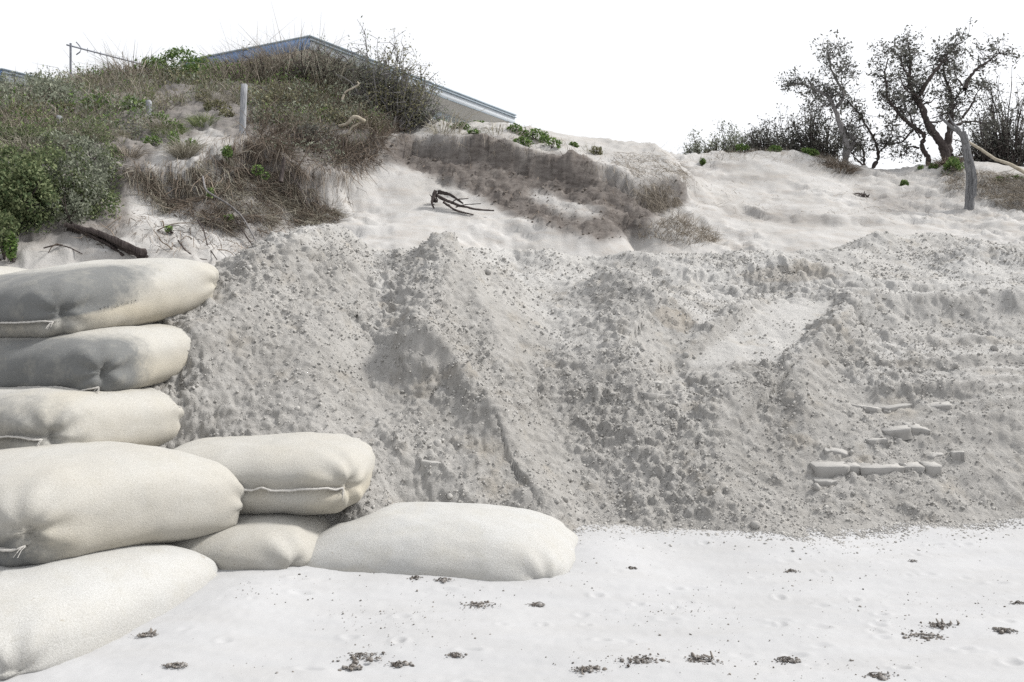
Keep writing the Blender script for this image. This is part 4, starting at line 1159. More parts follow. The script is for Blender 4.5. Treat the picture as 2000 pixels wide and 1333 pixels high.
def blades(A, base, up, length, width, lean, r, droop=0.35):
    """curved tapering blades; all arguments per blade"""
    n = len(base)
    d = unit(up + lean * 0.5)
    p1 = base + d * (length * 0.5)[:, None]
    d2 = unit(up * 0.6 + lean * 1.1 - np.array([0, 0, 1.0]) * droop * r.random((n, 1)))
    p2 = p1 + d2 * (length * 0.5)[:, None]
    side = unit(np.cross(d, r.normal(size=(n, 3))))
    w = (width * 0.5)[:, None]
    V = np.stack([base - side * w, base + side * w, p1 - side * w * 0.8, p1 + side * w * 0.8, p2 - side * w * 0.15, p2 + side * w * 0.15], 1)
    i = (np.arange(n) * 6)[:, None]
    q = np.concatenate([i + [0, 1, 3, 2], i + [2, 3, 5, 4]])
    A.add(V.reshape(-1, 3), q, None, np.repeat(r.random(n), 6))

def leaves(A, pos, size, r, up=0.4, elong=2.2, tint=None):
    """small pointed leaves"""
    n = len(pos)
    a = unit(r.normal(size=(n, 3)) + [0, 0, up]); b = unit(np.cross(a, r.normal(size=(n, 3))))
    L = (size * 0.5)[:, None]; W = L / elong
    c = pos
    V = np.stack([c - a * L, c + b * W, c + a * L, c - b * W], 1)
    A.add(V.reshape(-1, 3), (np.arange(n) * 4)[:, None] + np.arange(4), None, np.repeat(r.random(n) if tint is None else tint, 4))

DVf, DNf = DV.reshape(-1, 3), DN.reshape(-1, 3)
_px, _py = pix_of(DVf[:, 0], DVf[:, 1], DVf[:, 2])
_vis = (DNf[:, 1] < 0.45)
def area(poly, n, r, ymax=17.5):
    """n places on the dune inside an outline given in photo pixels"""
    k = np.nonzero(inpoly(_px, _py, poly) & _vis & (DVf[:, 1] < ymax))[0]
    wt = np.cumsum(np.minimum(6.0, 1 / np.maximum(DNf[k, 2], 0.12)))            # steep faces count by their true area
    s = k[np.minimum(len(k) - 1, np.searchsorted(wt, r.random(n) * wt[-1]))]
    return DVf[s] + r.normal(0, 0.02, (n, 3)) * [1, 1, 0], DNf[s]
WIND = np.array([0.5, -0.15, 0.0])

def grass_area(name, poly, n, ln, wd, mat, label, seed, spread=0.7, bias=(0, 0, 0), clump=2.2, cat='grass', rootmode=False):
    r = np.random.default_rng(seed)
    p, nr_ = area(poly, int(n * 2.6), r)
    keep = (fbm(p[:, 0] * clump, p[:, 1] * clump + p[:, 2] * clump, 3) > (0.05 if rootmode and clump > 2.6 else -0.12)) | (clump < 0.5)
    p, nr_ = p[keep][:n], nr_[keep][:n]
    n = len(p)
    A = Acc()
    L = ln * r.lognormal(0, 0.35, n)
    if rootmode:
        down = -np.array([0, 0, 1.0]) + nr_ * nr_[:, 2:3]
        down = unit(unit(down + 1e-6) + r.normal(0, 0.33, (n, 3)) + np.asarray(bias))
        base = p + nr_ * (0.015 + 0.04 * r.random((n, 1)))
        blades(A, base, down, L, wd * r.uniform(0.5, 1.4, n), r.normal(0, 0.3, (n, 3)) + nr_ * 0.12, r, 0.1)
    else:
        up = unit(nr_ * 0.4 + [0, 0, 0.8] + r.normal(0, spread * 0.5, (n, 3)))
        blades(A, p - nr_ * 0.01, up, L, wd * r.uniform(0.5, 1.4, n), r.normal(0, spread, (n, 3)) + np.asarray(bias), r)
    o = obj(name, A.mesh(name, smooth=False), M[mat])
    return tag(o, label, cat, kind='stuff')

HEATH = [(-60, 205), (60, 185), (150, 165), (300, 150), (420, 145), (560, 160), (690, 190), (770, 250), (700, 290), (600, 270), (500, 240), (440, 185), (380, 200), (290, 235), (280, 290), (180, 270), (90, 260), (-60, 300)]
grass_area('dry_dune_grass', HEATH, 10500, 0.22, 0.008, 'grass_dry', 'tangled dry brown grass covering the top of the left dune', 11, 0.9, (0.15, -0.1, 0))
grass_area('dry_dune_grass', HEATH, 8000, 0.20, 0.008, 'grass_pale', 'bleached blades mixed into the grass of the left dune', 37, 0.9, (0.2, -0.1, 0))
grass_area('green_dune_grass', HEATH, 9000, 0.17, 0.007, 'grass_green', 'green blades mixed into the dry grass of the left dune', 12, 0.8)
RIM = [(520, 185), (640, 170), (730, 215), (770, 265), (700, 330), (620, 330), (520, 300), (480, 240)]
grass_area('matted_brush', RIM, 6500, 0.28, 0.007, 'root', 'dark matted brush hanging over the dune edge below the house', 13, 1.0, (0.35, -0.3, -0.15))
ROOTS1 = [(235, 325), (340, 335), (430, 290), (480, 270), (540, 330), (620, 370), (660, 430), (620, 445), (540, 430), (500, 470), (420, 450), (350, 420), (300, 420), (270, 380)]
grass_area('hanging_roots', ROOTS1, 4600, 0.22, 0.005, 'root', 'brown roots and runners hanging down the eroded dune edge', 14, rootmode=True, bias=(0.25, 0, 0), clump=5.0)
grass_area('hanging_roots', ROOTS1, 3200, 0.22, 0.005, 'grass_pale', 'bleached strands among the hanging roots of the dune edge', 36, rootmode=True, bias=(0.25, 0, 0), clump=3.0)
grass_area('hanging_roots', [(480, 270), (530, 270), (600, 350), (640, 420), (590, 430), (530, 360)], 2300, 0.26, 0.004, 'root', 'red brown strands running down beside the tall post', 15, rootmode=True, bias=(0.5, 0, 0), clump=0.1)
grass_area('hanging_roots', [(660, 235), (740, 250), (750, 300), (730, 330), (690, 340), (660, 300)], 1400, 0.17, 0.005, 'root', 'roots hanging from the dune lip below the pale curved roots', 16, rootmode=True)
grass_area('hanging_grass', [(1185, 305), (1290, 300), (1345, 345), (1300, 365), (1240, 370), (1200, 345)], 2200, 0.15, 0.005, 'grass_dry', 'thick brown grass draped over the notch in the dune crest', 17, rootmode=True, bias=(0.1, -0.1, 0.1), clump=0.2)
grass_area('hanging_grass', [(1230, 365), (1310, 360), (1330, 395), (1290, 415), (1240, 410)], 900, 0.22, 0.004, 'grass_dry', 'sparse brown strands trailing below the draped grass', 18, rootmode=True)
grass_area('hanging_grass', [(760, 270), (860, 262), (960, 270), (1060, 290), (1180, 315), (1180, 335), (1060, 315), (950, 300), (860, 290), (770, 300)], 350, 0.13, 0.005, 'grass_dry', 'fringe of dry roots along the top of the dark soil bank', 19, rootmode=True, clump=2.5)
grass_area('dry_dune_grass', [(830, 255), (1000, 248), (1100, 275), (1190, 296), (1190, 305), (1090, 292), (980, 275), (840, 268)], 2200, 0.10, 0.005, 'grass_pale', 'short bleached grass along the crest of the middle dune', 20, 1.0)
grass_area('dry_dune_grass', [(1250, 440), (1330, 425), (1400, 455), (1400, 475), (1330, 480), (1240, 465)], 1700, 0.15, 0.005, 'grass_dry', 'flattened grass tuft at the foot of the notch', 22, 1.2, (0.4, -0.2, -0.2), 0.3)
grass_area('dry_dune_grass', [(1340, 315), (1400, 296), (1480, 290), (1580, 300), (1660, 322), (1600, 335), (1480, 310), (1390, 322)], 1500, 0.10, 0.005, 'grass_dry', 'sparse dry grass along the crest of the right dune', 23, 1.0)
grass_area('dry_dune_grass', [(1585, 305), (1660, 318), (1670, 345), (1600, 340)], 700, 0.15, 0.005, 'grass_dry', 'dry tuft hanging below the left tree', 24, 1.0, (0, -0.3, -0.2), 0.3)
grass_area('hanging_grass', [(1835, 325), (1880, 330), (1890, 370), (1850, 375)], 900, 0.18, 0.006, 'grass_dry', 'brown strands on the bank left of the dead trunk', 25, rootmode=True, clump=0.3)
grass_area('hanging_grass', [(1900, 335), (2020, 345), (2020, 410), (1960, 408), (1905, 380)], 2600, 0.24, 0.006, 'grass_dry', 'thick dry grass bank right of the dead trunk', 26, rootmode=True, clump=0.2)
grass_area('sparse_twigs', [(220, 430), (320, 400), (520, 440), (640, 440), (620, 465), (480, 495), (300, 490), (130, 470)], 420, 0.20, 0.006, 'root', 'loose twigs and rootlets on the sand below the left dune', 27, rootmode=True, clump=2.5)
grass_area('sparse_twigs', [(700, 290), (1000, 330), (1220, 370), (1240, 440), (1100, 440), (900, 380), (740, 320)], 260, 0.08, 0.006, 'root', 'small root stubs in the dark soil bank', 28, rootmode=True, clump=2.5)
grass_area('sparse_twigs', [(1300, 350), (1700, 350), (1880, 380), (1880, 430), (1450, 440), (1350, 420)], 260, 0.10, 0.006, 'grass_dry', 'scattered straw on the pale right dune', 29, rootmode=True, clump=2.0)

def leaf_area(name, poly, n, size, mat, label, seed, high=0.25, clump=1.6):
    r = np.random.default_rng(seed)
    p, nr_ = area(poly, n * 3, r)
    c = fbm(p[:, 0] * clump + seed, p[:, 1] * clump + p[:, 2] * clump, 4)
    k = np.nonzero(c > 0.02)[0][:n]
    p, c = p[k], c[k]
    h = np.minimum(high, 0.06 + c * high * 2.0)
    pos = p + np.stack([r.normal(0, 0.03, len(p)), r.normal(0, 0.03, len(p)), h * r.random(len(p)) ** 0.6], 1)
    A = Acc(); leaves(A, pos, size * r.lognormal(0, 0.3, len(pos)), r, 0.6, 2.4)
    return tag(obj(name, A.mesh(name, smooth=False), M[mat]), label, 'ground cover', kind='stuff')
leaf_area('heath_cover', HEATH, 20000, 0.04, 'leaf_grey', 'grey green heath growing through the grass of the left dune', 31, 0.40)
leaf_area('heath_cover', HEATH, 6500, 0.042, 'leaf_green', 'bright green patches among the grass of the left dune', 35, 0.35, 1.1)
leaf_area('heath_cover', HEATH, 9000, 0.036, 'leaf_olive', 'olive runners spread over the left dune', 32, 0.30, 2.3)
leaf_area('heath_cover', [(-60, 280), (200, 260), (240, 330), (230, 440), (130, 430), (60, 490), (-60, 490)], 12000, 0.034, 'leaf_shrub', 'green undergrowth round the big shrub at the left edge', 33, 0.35)
leaf_area('heath_cover', RIM, 5000, 0.032, 'leaf_grey', 'dull leaves in the brush below the house', 34, 0.35, 2.0)

def fringe(line, n, ln, mat, label, seed, cat='roots'):
    r = np.random.default_rng(seed)
    L_ = np.array(line); t = r.random(n) * (len(L_) - 1)
    x = np.interp(t, np.arange(len(L_)), L_[:, 0]) + r.normal(0, 0.05, n); y = np.interp(t, np.arange(len(L_)), L_[:, 1]) + np.abs(r.normal(0, 0.10, n)) - 0.06
    k = np.array([np.argmin((DVf[:, 0] - a) ** 2 + (DVf[:, 1] - b) ** 2) for a, b in zip(x[:400], y[:400])])
    k = k[r.integers(0, len(k), n)]
    base = DVf[k] + DNf[k] * 0.02 + r.normal(0, 0.035, (n, 3))
    A = Acc()
    up = unit(np.stack([r.normal(0.12, 0.35, n), -0.55 + r.normal(0, 0.25, n), r.normal(-0.5, 0.4, n)], 1))
    blades(A, base, up, ln * r.lognormal(0, 0.4, n), 0.005 * r.uniform(0.5, 1.5, n), np.stack([r.normal(0, 0.2, n), np.full(n, -0.05), np.full(n, -0.9)], 1), r, 0.6)
    return tag(obj('root_fringe', A.mesh('root_fringe', smooth=False), M[mat]), label, cat, kind='stuff')
fringe(LIPS[0], 160, 0.15, 'grass_dry', 'dry roots hanging from the lip of the dark soil bank', 51)
fringe(LIPS[0], 160, 0.12, 'root', 'dark rootlets under the lip of the soil bank', 52)
fringe(LIPS[1], 1100, 0.26, 'root', 'dark roots hanging over the eroded lip below the posts', 53)
fringe(LIPS[1], 700, 0.24, 'grass_dry', 'brown strands hanging over the eroded lip below the posts', 54)

def dead_stems(poly, n, label, seed, mat, lo=0.2, hi=0.6, rad=0.006):
    r = np.random.default_rng(seed)
    p, nr_ = area(poly, n, r)
    A = Acc()
    for k in range(n):
        d = unit(np.array([r.normal(0.35, 0.6), -0.35 + r.normal(0, 0.3), r.normal(-0.1, 0.55)])); l = r.uniform(lo, hi)
        q = [p[k] - nr_[k] * 0.03]
        for s_ in range(5):
            d = unit(d + r.normal(0, 0.25, 3) + [0, 0, -0.10])
            q.append(q[-1] + d * l / 5)
        q = np.array(q); q[1:, 2] = np.maximum(q[1:, 2], ground_z(q[1:, 0], q[1:, 1]) - 0.15)
        A.tube(q, np.linspace(rad, rad * 0.4, 6) * r.uniform(0.6, 1.6), 5, val=r.random())
    return tag(obj('dead_stems', A.mesh('dead_stems'), M[mat]), label, 'dead stems', kind='stuff')
EDGE = [(470, 240), (560, 215), (680, 230), (760, 265), (720, 320), (650, 350), (600, 400), (520, 430), (400, 430), (290, 410), (250, 360), (330, 340), (430, 300)]
dead_stems(EDGE, 230, 'dark dead stems tangled along the eroded edge of the left dune', 61, 'root')
dead_stems(EDGE, 110, 'bleached dead stems tangled along the eroded edge of the left dune', 62, 'grass_pale', 0.2, 0.5, 0.005)
dead_stems([(250, 400), (400, 420), (560, 440), (520, 490), (350, 500), (100, 490), (120, 470)], 46, 'loose dark stems lying on the sand below the left dune', 63, 'root', 0.2, 0.5, 0.006)

# ---- tussocks one can tell apart
def tussock(px, py, n, ln, mat, label, seed, spread=0.9, dome=0.10, bias=(0, 0, 0), group='grass tussocks on the dunes', wd=0.0055, name='grass_tussock'):
    r = np.random.default_rng(seed)
    p = place(px, py)
    a = r.random(n) * 6.283; rad = dome * np.sqrt(r.random(n))
    x = rad * np.cos(a); y = rad * np.sin(a)
    base = np.stack([x, y, ground_z(p[0] + x, p[1] + y) - p[2] - 0.02], 1)
    outw = np.stack([np.cos(a), np.sin(a), 0 * a], 1) * (rad / dome)[:, None]
    A = Acc()
    blades(A, base, unit(np.array([0, 0, 1.0]) + outw * 0.55 * spread + r.normal(0, 0.18, (n, 3))), ln * r.lognormal(0, 0.22, n), wd * r.uniform(0.6, 1.4, n), outw * spread + r.normal(0, 0.3, (n, 3)) + np.asarray(bias), r, 0.9)
    o = obj(name, A.mesh(name, smooth=False), M[mat], loc=p)
    return tag(o, label, 'grass', group)
tussock(362, 302, 520, 0.30, 'grass_pale', 'pale drooping grass tussock on the bare sand left of the tall post', 41, 1.1, 0.10)
tussock(315, 255, 520, 0.26, 'grass_pale', 'pale grass tussock just below the short post', 42, 1.1, 0.14)
tussock(60, 290, 900, 0.30, 'grass_pale', 'broad bleached grass dome above the green shrub at the left edge', 43, 1.2, 0.32, (0.3, 0, 0))
tussock(170, 268, 700, 0.26, 'grass_pale', 'bleached grass tussock right of the furthest left post', 44, 1.2, 0.24, (0.5, 0, 0))
tussock(425, 200, 600, 0.22, 'grass_pale', 'mounded bleached grass left of the top of the tall post', 45, 1.2, 0.20)
tussock(395, 240, 380, 0.18, 'grass_green', 'green grass tussock halfway between the short and the tall post', 46, 1.0, 0.14)
tussock(330, 262, 380, 0.17, 'grass_green', 'green grass tussock on the sand right of the bleached dome', 47, 1.0, 0.16)
tussock(250, 305, 240, 0.22, 'grass_dry', 'thin dry tussock at the left end of the bare sand patch', 48, 1.1, 0.12)
tussock(580, 150, 900, 0.72, 'grass_dry', 'tall reedy brown grass in front of the roof corner', 49, 0.5, 0.45, wd=0.010)
tussock(490, 150, 900, 0.58, 'grass_dry', 'tall brown grass in front of the blue fascia', 50, 0.5, 0.50, wd=0.008)
tussock(650, 175, 520, 0.66, 'grass_pale', 'reeds arching to the right below the roof corner', 51, 0.7, 0.30, (0.7, 0, 0), wd=0.010)
tussock(262, 155, 520, 0.52, 'grass_dry', 'tall dry grass on the crest left of the bright green bush', 52, 0.5, 0.35, wd=0.008)
tussock(190, 170, 300, 0.34, 'grass_dry', 'dry grass on the crest under the aerial', 53, 0.6, 0.4, wd=0.007)
tussock(870, 256, 46, 0.42, 'grass_pale', 'stiff bleached reeds standing in front of the house wall', 54, 0.6, 0.22, wd=0.014)
tussock(985, 262, 26, 0.26, 'grass_pale', 'a few bleached reeds at the right end of the eaves', 55, 0.7, 0.22, (0.5, 0, 0), wd=0.012)
tussock(720, 215, 60, 0.36, 'grass_pale', 'pale bent reeds above the curved roots', 56, 0.9, 0.24, (0.3, 0, 0.2), wd=0.012)
tussock(30, 200, 420, 0.26, 'grass_dry', 'brown grass on the slope at the upper left edge', 57, 0.8, 0.4, wd=0.007)
tussock(60, 245, 420, 0.22, 'grass_dry', 'brown grass above the bleached dome at the left edge', 58, 0.8, 0.35, wd=0.007)

# ---- low leafy shrubs: stems and many small leaves in lumps
def shrub(name, label, group, lumps, nleaf, size, mat, seed, stems=10, bark='bark', elong=2.0, parts=True):
    """lumps: list of (px, py, rx, ry in photo pixels, offset towards the viewer in m)"""
    r = np.random.default_rng(seed)
    q0 = lumps[0]
    p = place(q0[0], min(q0[1] + q0[3], 500))
    A, B = Acc(), Acc()
    tot = sum(l[2] * l[3] for l in lumps)
    for (px, py, rx, ry, off) in lumps:
        c = place_c(px, py); sc = c[1] / F
        c = c + [0, -off, off * 0.2]
        a, b = rx * sc, ry * sc
        n = int(nleaf * rx * ry / tot)
        d = unit(r.normal(size=(n, 3)))
        rad = (0.55 + 0.5 * r.random(n) ** 0.6) * (1 + 0.35 * fbm(d[:, 0] * 2.2 + seed, d[:, 1] * 2.2 + d[:, 2] * 2.2, 3))
        pos = d * rad[:, None] * [a, min(a, b) * 0.8, b]
        keep = (fbm(pos[:, 0] * 7 + px, pos[:, 2] * 7 + pos[:, 1] * 5, 3) > -0.18) | (a < 0.14)
        pos = pos[keep] + c
        leaves(A, pos - p, size * r.lognormal(0, 0.25, len(pos)), r, 0.5, elong)
        for s_ in range(max(3, int(stems / len(lumps)))):
            e = c + unit(r.normal(size=3) + [0, -0.2, 0.5]) * [a, min(a, b) * .8, b] * 0.9
            g = np.array([c[0] + r.normal(0, a * 0.25), c[1] + 0.05, 0]); g[2] = ground_z(g[0], g[1])[0] - 0.03
            m_ = (g + e) / 2 + r.normal(0, 0.05, 3)
            t = np.linspace(0, 1, 6)[:, None]
            line = g * (1 - t) ** 2 + 2 * m_ * t * (1 - t) + e * t ** 2
            B.tube(line - p, np.linspace(0.012, 0.003, 6), 5, val=0.3)
    root = empty(name, p); tag(root, label, 'shrub', group)
    obj('foliage', A.mesh('foliage', smooth=False), M[mat], root)
    obj('stems', B.mesh('stems'), M[bark], root)['kind'] = 'stuff'
    return root
G = 'shrubs and bushes on the left dune'
shrub('green_shrub', 'big dense green shrub at the left edge above the stacked bags', G, [(60, 400, 80, 70, .25), (10, 420, 60, 80, .3), (120, 360, 70, 60, .2), (40, 340, 60, 40, .2), (30, 470, 30, 35, .25)], 20000, 0.038, 'leaf_shrub', 61, 30)
shrub('grey_shrub', 'grey green shrub right of the big green shrub, over the bare log', G, [(165, 380, 55, 60, .2), (190, 330, 40, 45, .15), (130, 300, 60, 35, .12), (150, 420, 40, 30, .2)], 9000, 0.032, 'leaf_grey', 62, 22)
shrub('heath_shrub', 'grey green heath shrub on the crest at the far left', G, [(50, 180, 70, 30, .1), (110, 195, 50, 35, .1), (10, 200, 40, 30, .1)], 5200, 0.036, 'leaf_grey', 63, 20)
shrub('heath_shrub', 'dull olive shrub above the furthest left post', G, [(120, 225, 50, 22, .05), (40, 235, 50, 24, .05)], 2600, 0.034, 'leaf_olive', 64, 12)
shrub('green_bush', 'bright green bush on the crest left of the blue fascia', G, [(345, 122, 50, 28, 0), (400, 140, 40, 30, 0), (295, 140, 34, 30, 0), (360, 160, 50, 26, 0.1)], 7000, 0.055, 'leaf_green', 65, 16, elong=3.0)
shrub('heath_shrub', 'dark grey shrub on the crest below the aerial', G, [(190, 155, 40, 22, 0), (235, 150, 30, 26, 0), (160, 175, 30, 18, 0)], 2600, 0.034, 'leaf_grey', 66, 14)
shrub('broadleaf_plant', 'broad leaved green plant above the short post, left of two', G, [(188, 210, 26, 16, .05)], 130, 0.14, 'leaf_green', 67, 6, elong=3.2)
shrub('broadleaf_plant', 'broad leaved green plant beside the short post, right of two', G, [(262, 212, 30, 20, .05)], 170, 0.14, 'leaf_green', 68, 6, elong=3.2)
shrub('creeper_patch', 'green creeper on the sand below the short post', G, [(310, 240, 26, 16, .05), (335, 255, 26, 14, .05), (300, 280, 18, 12, .05)], 1500, 0.036, 'leaf_green', 69, 8)
shrub('creeper_patch', 'green creeper hanging into the pale drooping tussock', G, [(345, 285, 12, 20, .1), (378, 290, 12, 12, .08)], 420, 0.036, 'leaf_green', 70, 6)
shrub('creeper_patch', 'olive creeper left of the tall post under the mounded grass', G, [(425, 215, 26, 14, .06), (400, 200, 16, 16, .06), (445, 228, 16, 10, .06)], 1100, 0.036, 'leaf_olive', 71, 8)
shrub('creeper_patch', 'small green sprig on the lip below the tall post', G, [(445, 300, 10, 12, .04)], 200, 0.034, 'leaf_green', 72, 4)
shrub('creeper_patch', 'scattered yellow green sprigs among the hanging roots', G, [(505, 335, 12, 10, .04), (520, 350, 9, 8, .04), (412, 380, 8, 10, .04), (450, 430, 10, 7, .04), (330, 450, 8, 6, .03)], 380, 0.03, 'leaf_green', 73, 5)
shrub('creeper_patch', 'green creeper falling down at the far left behind the topmost bag', G, [(38, 490, 12, 26, .15)], 480, 0.03, 'leaf_green', 74, 4)
shrub('heath_shrub', 'low dark brush over the dune edge right of the tall post', G, [(560, 210, 60, 28, .1), (520, 190, 40, 26, .1), (620, 235, 50, 24, .1)], 3200, 0.03, 'leaf_olive', 75, 20)
shrub('heath_shrub', 'dark brush tuft overhanging the pale sand slide', G, [(600, 270, 50, 18, .15)], 900, 0.03, 'leaf_dark', 76, 14)
shrub('creeper_patch', 'green creeper on the middle dune crest in front of the house wall', 'creepers on the middle dune', [(858, 242, 16, 8, .02), (900, 250, 18, 8, .02), (935, 246, 18, 8, .02), (925, 262, 12, 7, .03)], 1000, 0.04, 'leaf_green', 77, 6)
shrub('creeper_patch', 'large green creeper spilling over the middle dune right of the house', 'creepers on the middle dune', [(1005, 258, 20, 12, .03), (1045, 270, 26, 14, .04), (1075, 288, 22, 14, .05), (1020, 282, 18, 10, .05)], 2000, 0.042, 'leaf_green', 78, 8)
shrub('creeper_patch', 'little green tuft on the skyline right of the large creeper', 'creepers on the middle dune', [(1120, 286, 9, 6, .02)], 140, 0.04, 'leaf_green', 79, 4)
shrub('creeper_patch', 'yellow green grassy tuft at the right shoulder of the middle dune', 'creepers on the middle dune', [(1165, 300, 12, 12, .03)], 320, 0.036, 'leaf_olive', 80, 4)
for k, (px, py, rx, ry, lab) in enumerate([(1448, 290, 14, 6, 'small green tuft on the left part of the right dune crest'), (1513, 294, 14, 7, 'green tuft on the right dune crest right of the small one'),
        (1575, 300, 22, 9, 'green creeper on the right dune crest left of the leaning tree'), (1764, 362, 8, 9, 'lone green sprig on the pale right dune slope'),
        (1820, 330, 30, 8, 'green creeper at the foot of the slender tree'), (1860, 335, 20, 24, 'green creeper spilling down left of the dead trunk'), (1970, 352, 30, 8, 'green creeper on the bank at the right edge'),
        (1372, 318, 6, 7, 'tiny green sprig at the left end of the right dune')]):
    shrub('creeper_patch', lab, 'creepers on the right dune', [(px, py, rx, ry, .04)], int(30 + rx * ry * 3.2), 0.045, 'leaf_green', 90 + k, 5)

# ---- trees: limbs traced from the photograph, twigs and leaf tufts grown on them
def tree(name, label, cat, group, limbs, Y, seed, mat_b='bark', mat_l='leaf_dark', twig=1.0, leaf=0.05, nleaf=9, start=0.35, density=9.0, base=None):
    r = np.random.default_rng(seed)
    b0 = base if base is not None else limbs[0][0][0]
    p0 = P(b0[0], b0[1], Y); p0[2] = ground_z(p0[0], p0[1])[0]
    T, L = Acc(), Acc()
    sc = Y / F
    tips = []
    for pix, r0, r1 in limbs:
        pts = np.array([P(a, b, Y) for a, b in pix]) - p0
        m_ = len(pix)
        dy = np.cumsum(r.normal(0, 0.10, m_)); dy -= dy[0]
        pts[:, 1] += dy * (1 if m_ > 3 else 0.5)
        k = np.linspace(0, m_ - 1, m_ * 5)
        line = np.stack([np.interp(k, np.arange(m_), pts[:, a]) for a in range(3)], 1)
        for _ in range(4): line[1:-1] = (line[:-2] + 2 * line[1:-1] + line[2:]) / 4
        line[2:-1] += r.normal(0, 0.006, line[2:-1].shape)
        rad = np.linspace(r0, r1, len(line)) * (1 + 0.12 * r.normal(size=len(line)))
        if pix[0][1] > 300: line[0, 2] -= 0.25; rad[0] *= 1.4
        T.tube(line, rad, 9, val=0.5)
        ln = np.linalg.norm(np.diff(line, axis=0), axis=1).sum()
        for s_ in range(int(ln * density)):
            t = start + (1 - start) * r.random() ** 0.7
            i = min(int(t * (len(line) - 1)), len(line) - 2)
            tan = unit(line[i + 1] - line[i])
            d = unit(tan * 0.6 + r.normal(0, 0.75, 3) * [1.1, 0.9, 0.7] + [0, 0, 0.12])
            tips.append((line[i], d, twig * r.uniform(0.14, 0.42) * (1.1 - 0.35 * t), max(0.005, rad[i] * 0.35)))
    def grow(p, d, l, rd, lev):
        q = [p]
        dd = d
        for k in range(4):
            dd = unit(dd + r.normal(0, 0.30, 3) + [0, 0, 0.02])
            q.append(q[-1] + dd * l / 4)
        T.tube(q, np.linspace(rd, max(0.003, rd * 0.35), 5), 4, val=0.3)
        q = np.array(q)
        if lev > 0:
            for k in range(3):
                i = r.integers(1, 5)
                grow(q[i], unit(dd + r.normal(0, 0.7, 3)), l * r.uniform(0.4, 0.75), max(0.0035, rd * 0.5), lev - 1)
        else:
            n = r.integers(nleaf // 2, nleaf + 3)
            pos = q[r.integers(2, 5, n)] + r.normal(0, 0.045, (n, 3))
            leaves(L, pos, leaf * r.lognormal(0, 0.3, n), r, 0.3, 2.3)
    for tp in tips: grow(*tp, 1)
    root = empty(name, p0); tag(root, label, cat, group)
    obj('trunk', T.mesh('trunk'), M[mat_b], root)
    obj('crown', L.mesh('crown', smooth=False), M[mat_l], root)
    return root
def z4(*pts): return [(1500 + x / 4, 50 + y / 4) for x, y in pts]
TG = 'windswept trees on the right dune'
tree('coastal_tree', 'leaning sparse tree with grey trunk, left one on the right dune', 'tree', TG, [
    (z4((600, 1070), (590, 960), (550, 820), (520, 680), (480, 600), (440, 540), (350, 480), (280, 430), (195, 430)), .065, .012),
    (z4((520, 660), (575, 570), (560, 510), (510, 410), (450, 320), (430, 260), (445, 235)), .035, .008),
    (z4((570, 570), (600, 500), (560, 410), (600, 350), (640, 300)), .016, .006),
    (z4((605, 1080), (640, 960), (670, 900), (600, 860), (565, 810)), .04, .035),
    (z4((480, 600), (520, 540), (560, 540)), .015, .008)], 17.0, 101, 'bark_grey', twig=1.05, nleaf=9, leaf=0.056, start=0.4, density=18)
tree('coastal_tree', 'small curving dark tree between the leaning tree and the slender one', 'tree', TG, [
    (z4((790, 1140), (785, 1080), (800, 980), (760, 930), (690, 900)), .035, .015),
    (z4((800, 1130), (850, 1060), (850, 985), (800, 880), (720, 760), (650, 680), (590, 590)), .04, .01),
    (z4((850, 1000), (920, 950), (980, 880), (1000, 750)), .022, .008),
    (z4((770, 1120), (700, 1040), (640, 980), (620, 930)), .022, .01)], 17.4, 102, twig=1.15, nleaf=9, leaf=0.056, start=0.3, density=15)
tree('coastal_tree', 'slender dark tree leaning left, third from the left on the right dune', 'tree', TG, [
    (z4((1250, 1130), (1235, 1040), (1180, 960), (1195, 870), (1140, 810), (1000, 740), (940, 680), (860, 590), (830, 520), (820, 420), (830, 330)), .055, .009),
    (z4((1140, 810), (1090, 850), (1080, 900), (1010, 905), (930, 890)), .025, .007),
    (z4((1180, 960), (1110, 940), (1060, 1000), (1000, 1040)), .02, .007),
    (z4((1000, 740), (1020, 660), (980, 580)), .018, .007), (z4((1190, 880), (1120, 760), (1110, 660)), .018, .007)], 16.8, 103, twig=1.15, nleaf=9, leaf=0.056, start=0.3, density=15)
tree('coastal_tree', 'tallest spreading tree with forked dark trunk at the right', 'tree', TG, [
    (z4((1400, 1060), (1390, 980), (1350, 910), (1280, 830), (1230, 740), (1200, 620), (1185, 540), (1130, 420), (1145, 320), (1130, 200), (1130, 90)), .10, .010),
    (z4((1195, 540), (1210, 470), (1280, 380), (1370, 290), (1450, 200), (1550, 110), (1600, 80)), .045, .010),
    (z4((1420, 1060), (1435, 960), (1440, 880), (1470, 760), (1500, 640), (1540, 520), (1525, 440), (1480, 320), (1490, 200)), .085, .010),
    (z4((1538, 500), (1600, 400), (1680, 310), (1780, 250), (1850, 190)), .04, .008),
    (z4((1520, 720), (1590, 620), (1640, 520), (1690, 460)), .025, .007),
    (z4((1130, 420), (1060, 340), (1000, 250), (950, 200)), .025, .007),
    (z4((1185, 560), (1090, 540), (1030, 490), (990, 400)), .022, .007),
    (z4((1520, 470), (1450, 400), (1420, 340)), .015, .006),
    (z4((1470, 780), (1560, 740), (1690, 760), (1770, 800)), .025, .008),
    (z4((1230, 760), (1340, 760), (1400, 700)), .02, .007)], 16.6, 104, twig=1.2, nleaf=10, leaf=0.056, start=0.38, density=17)

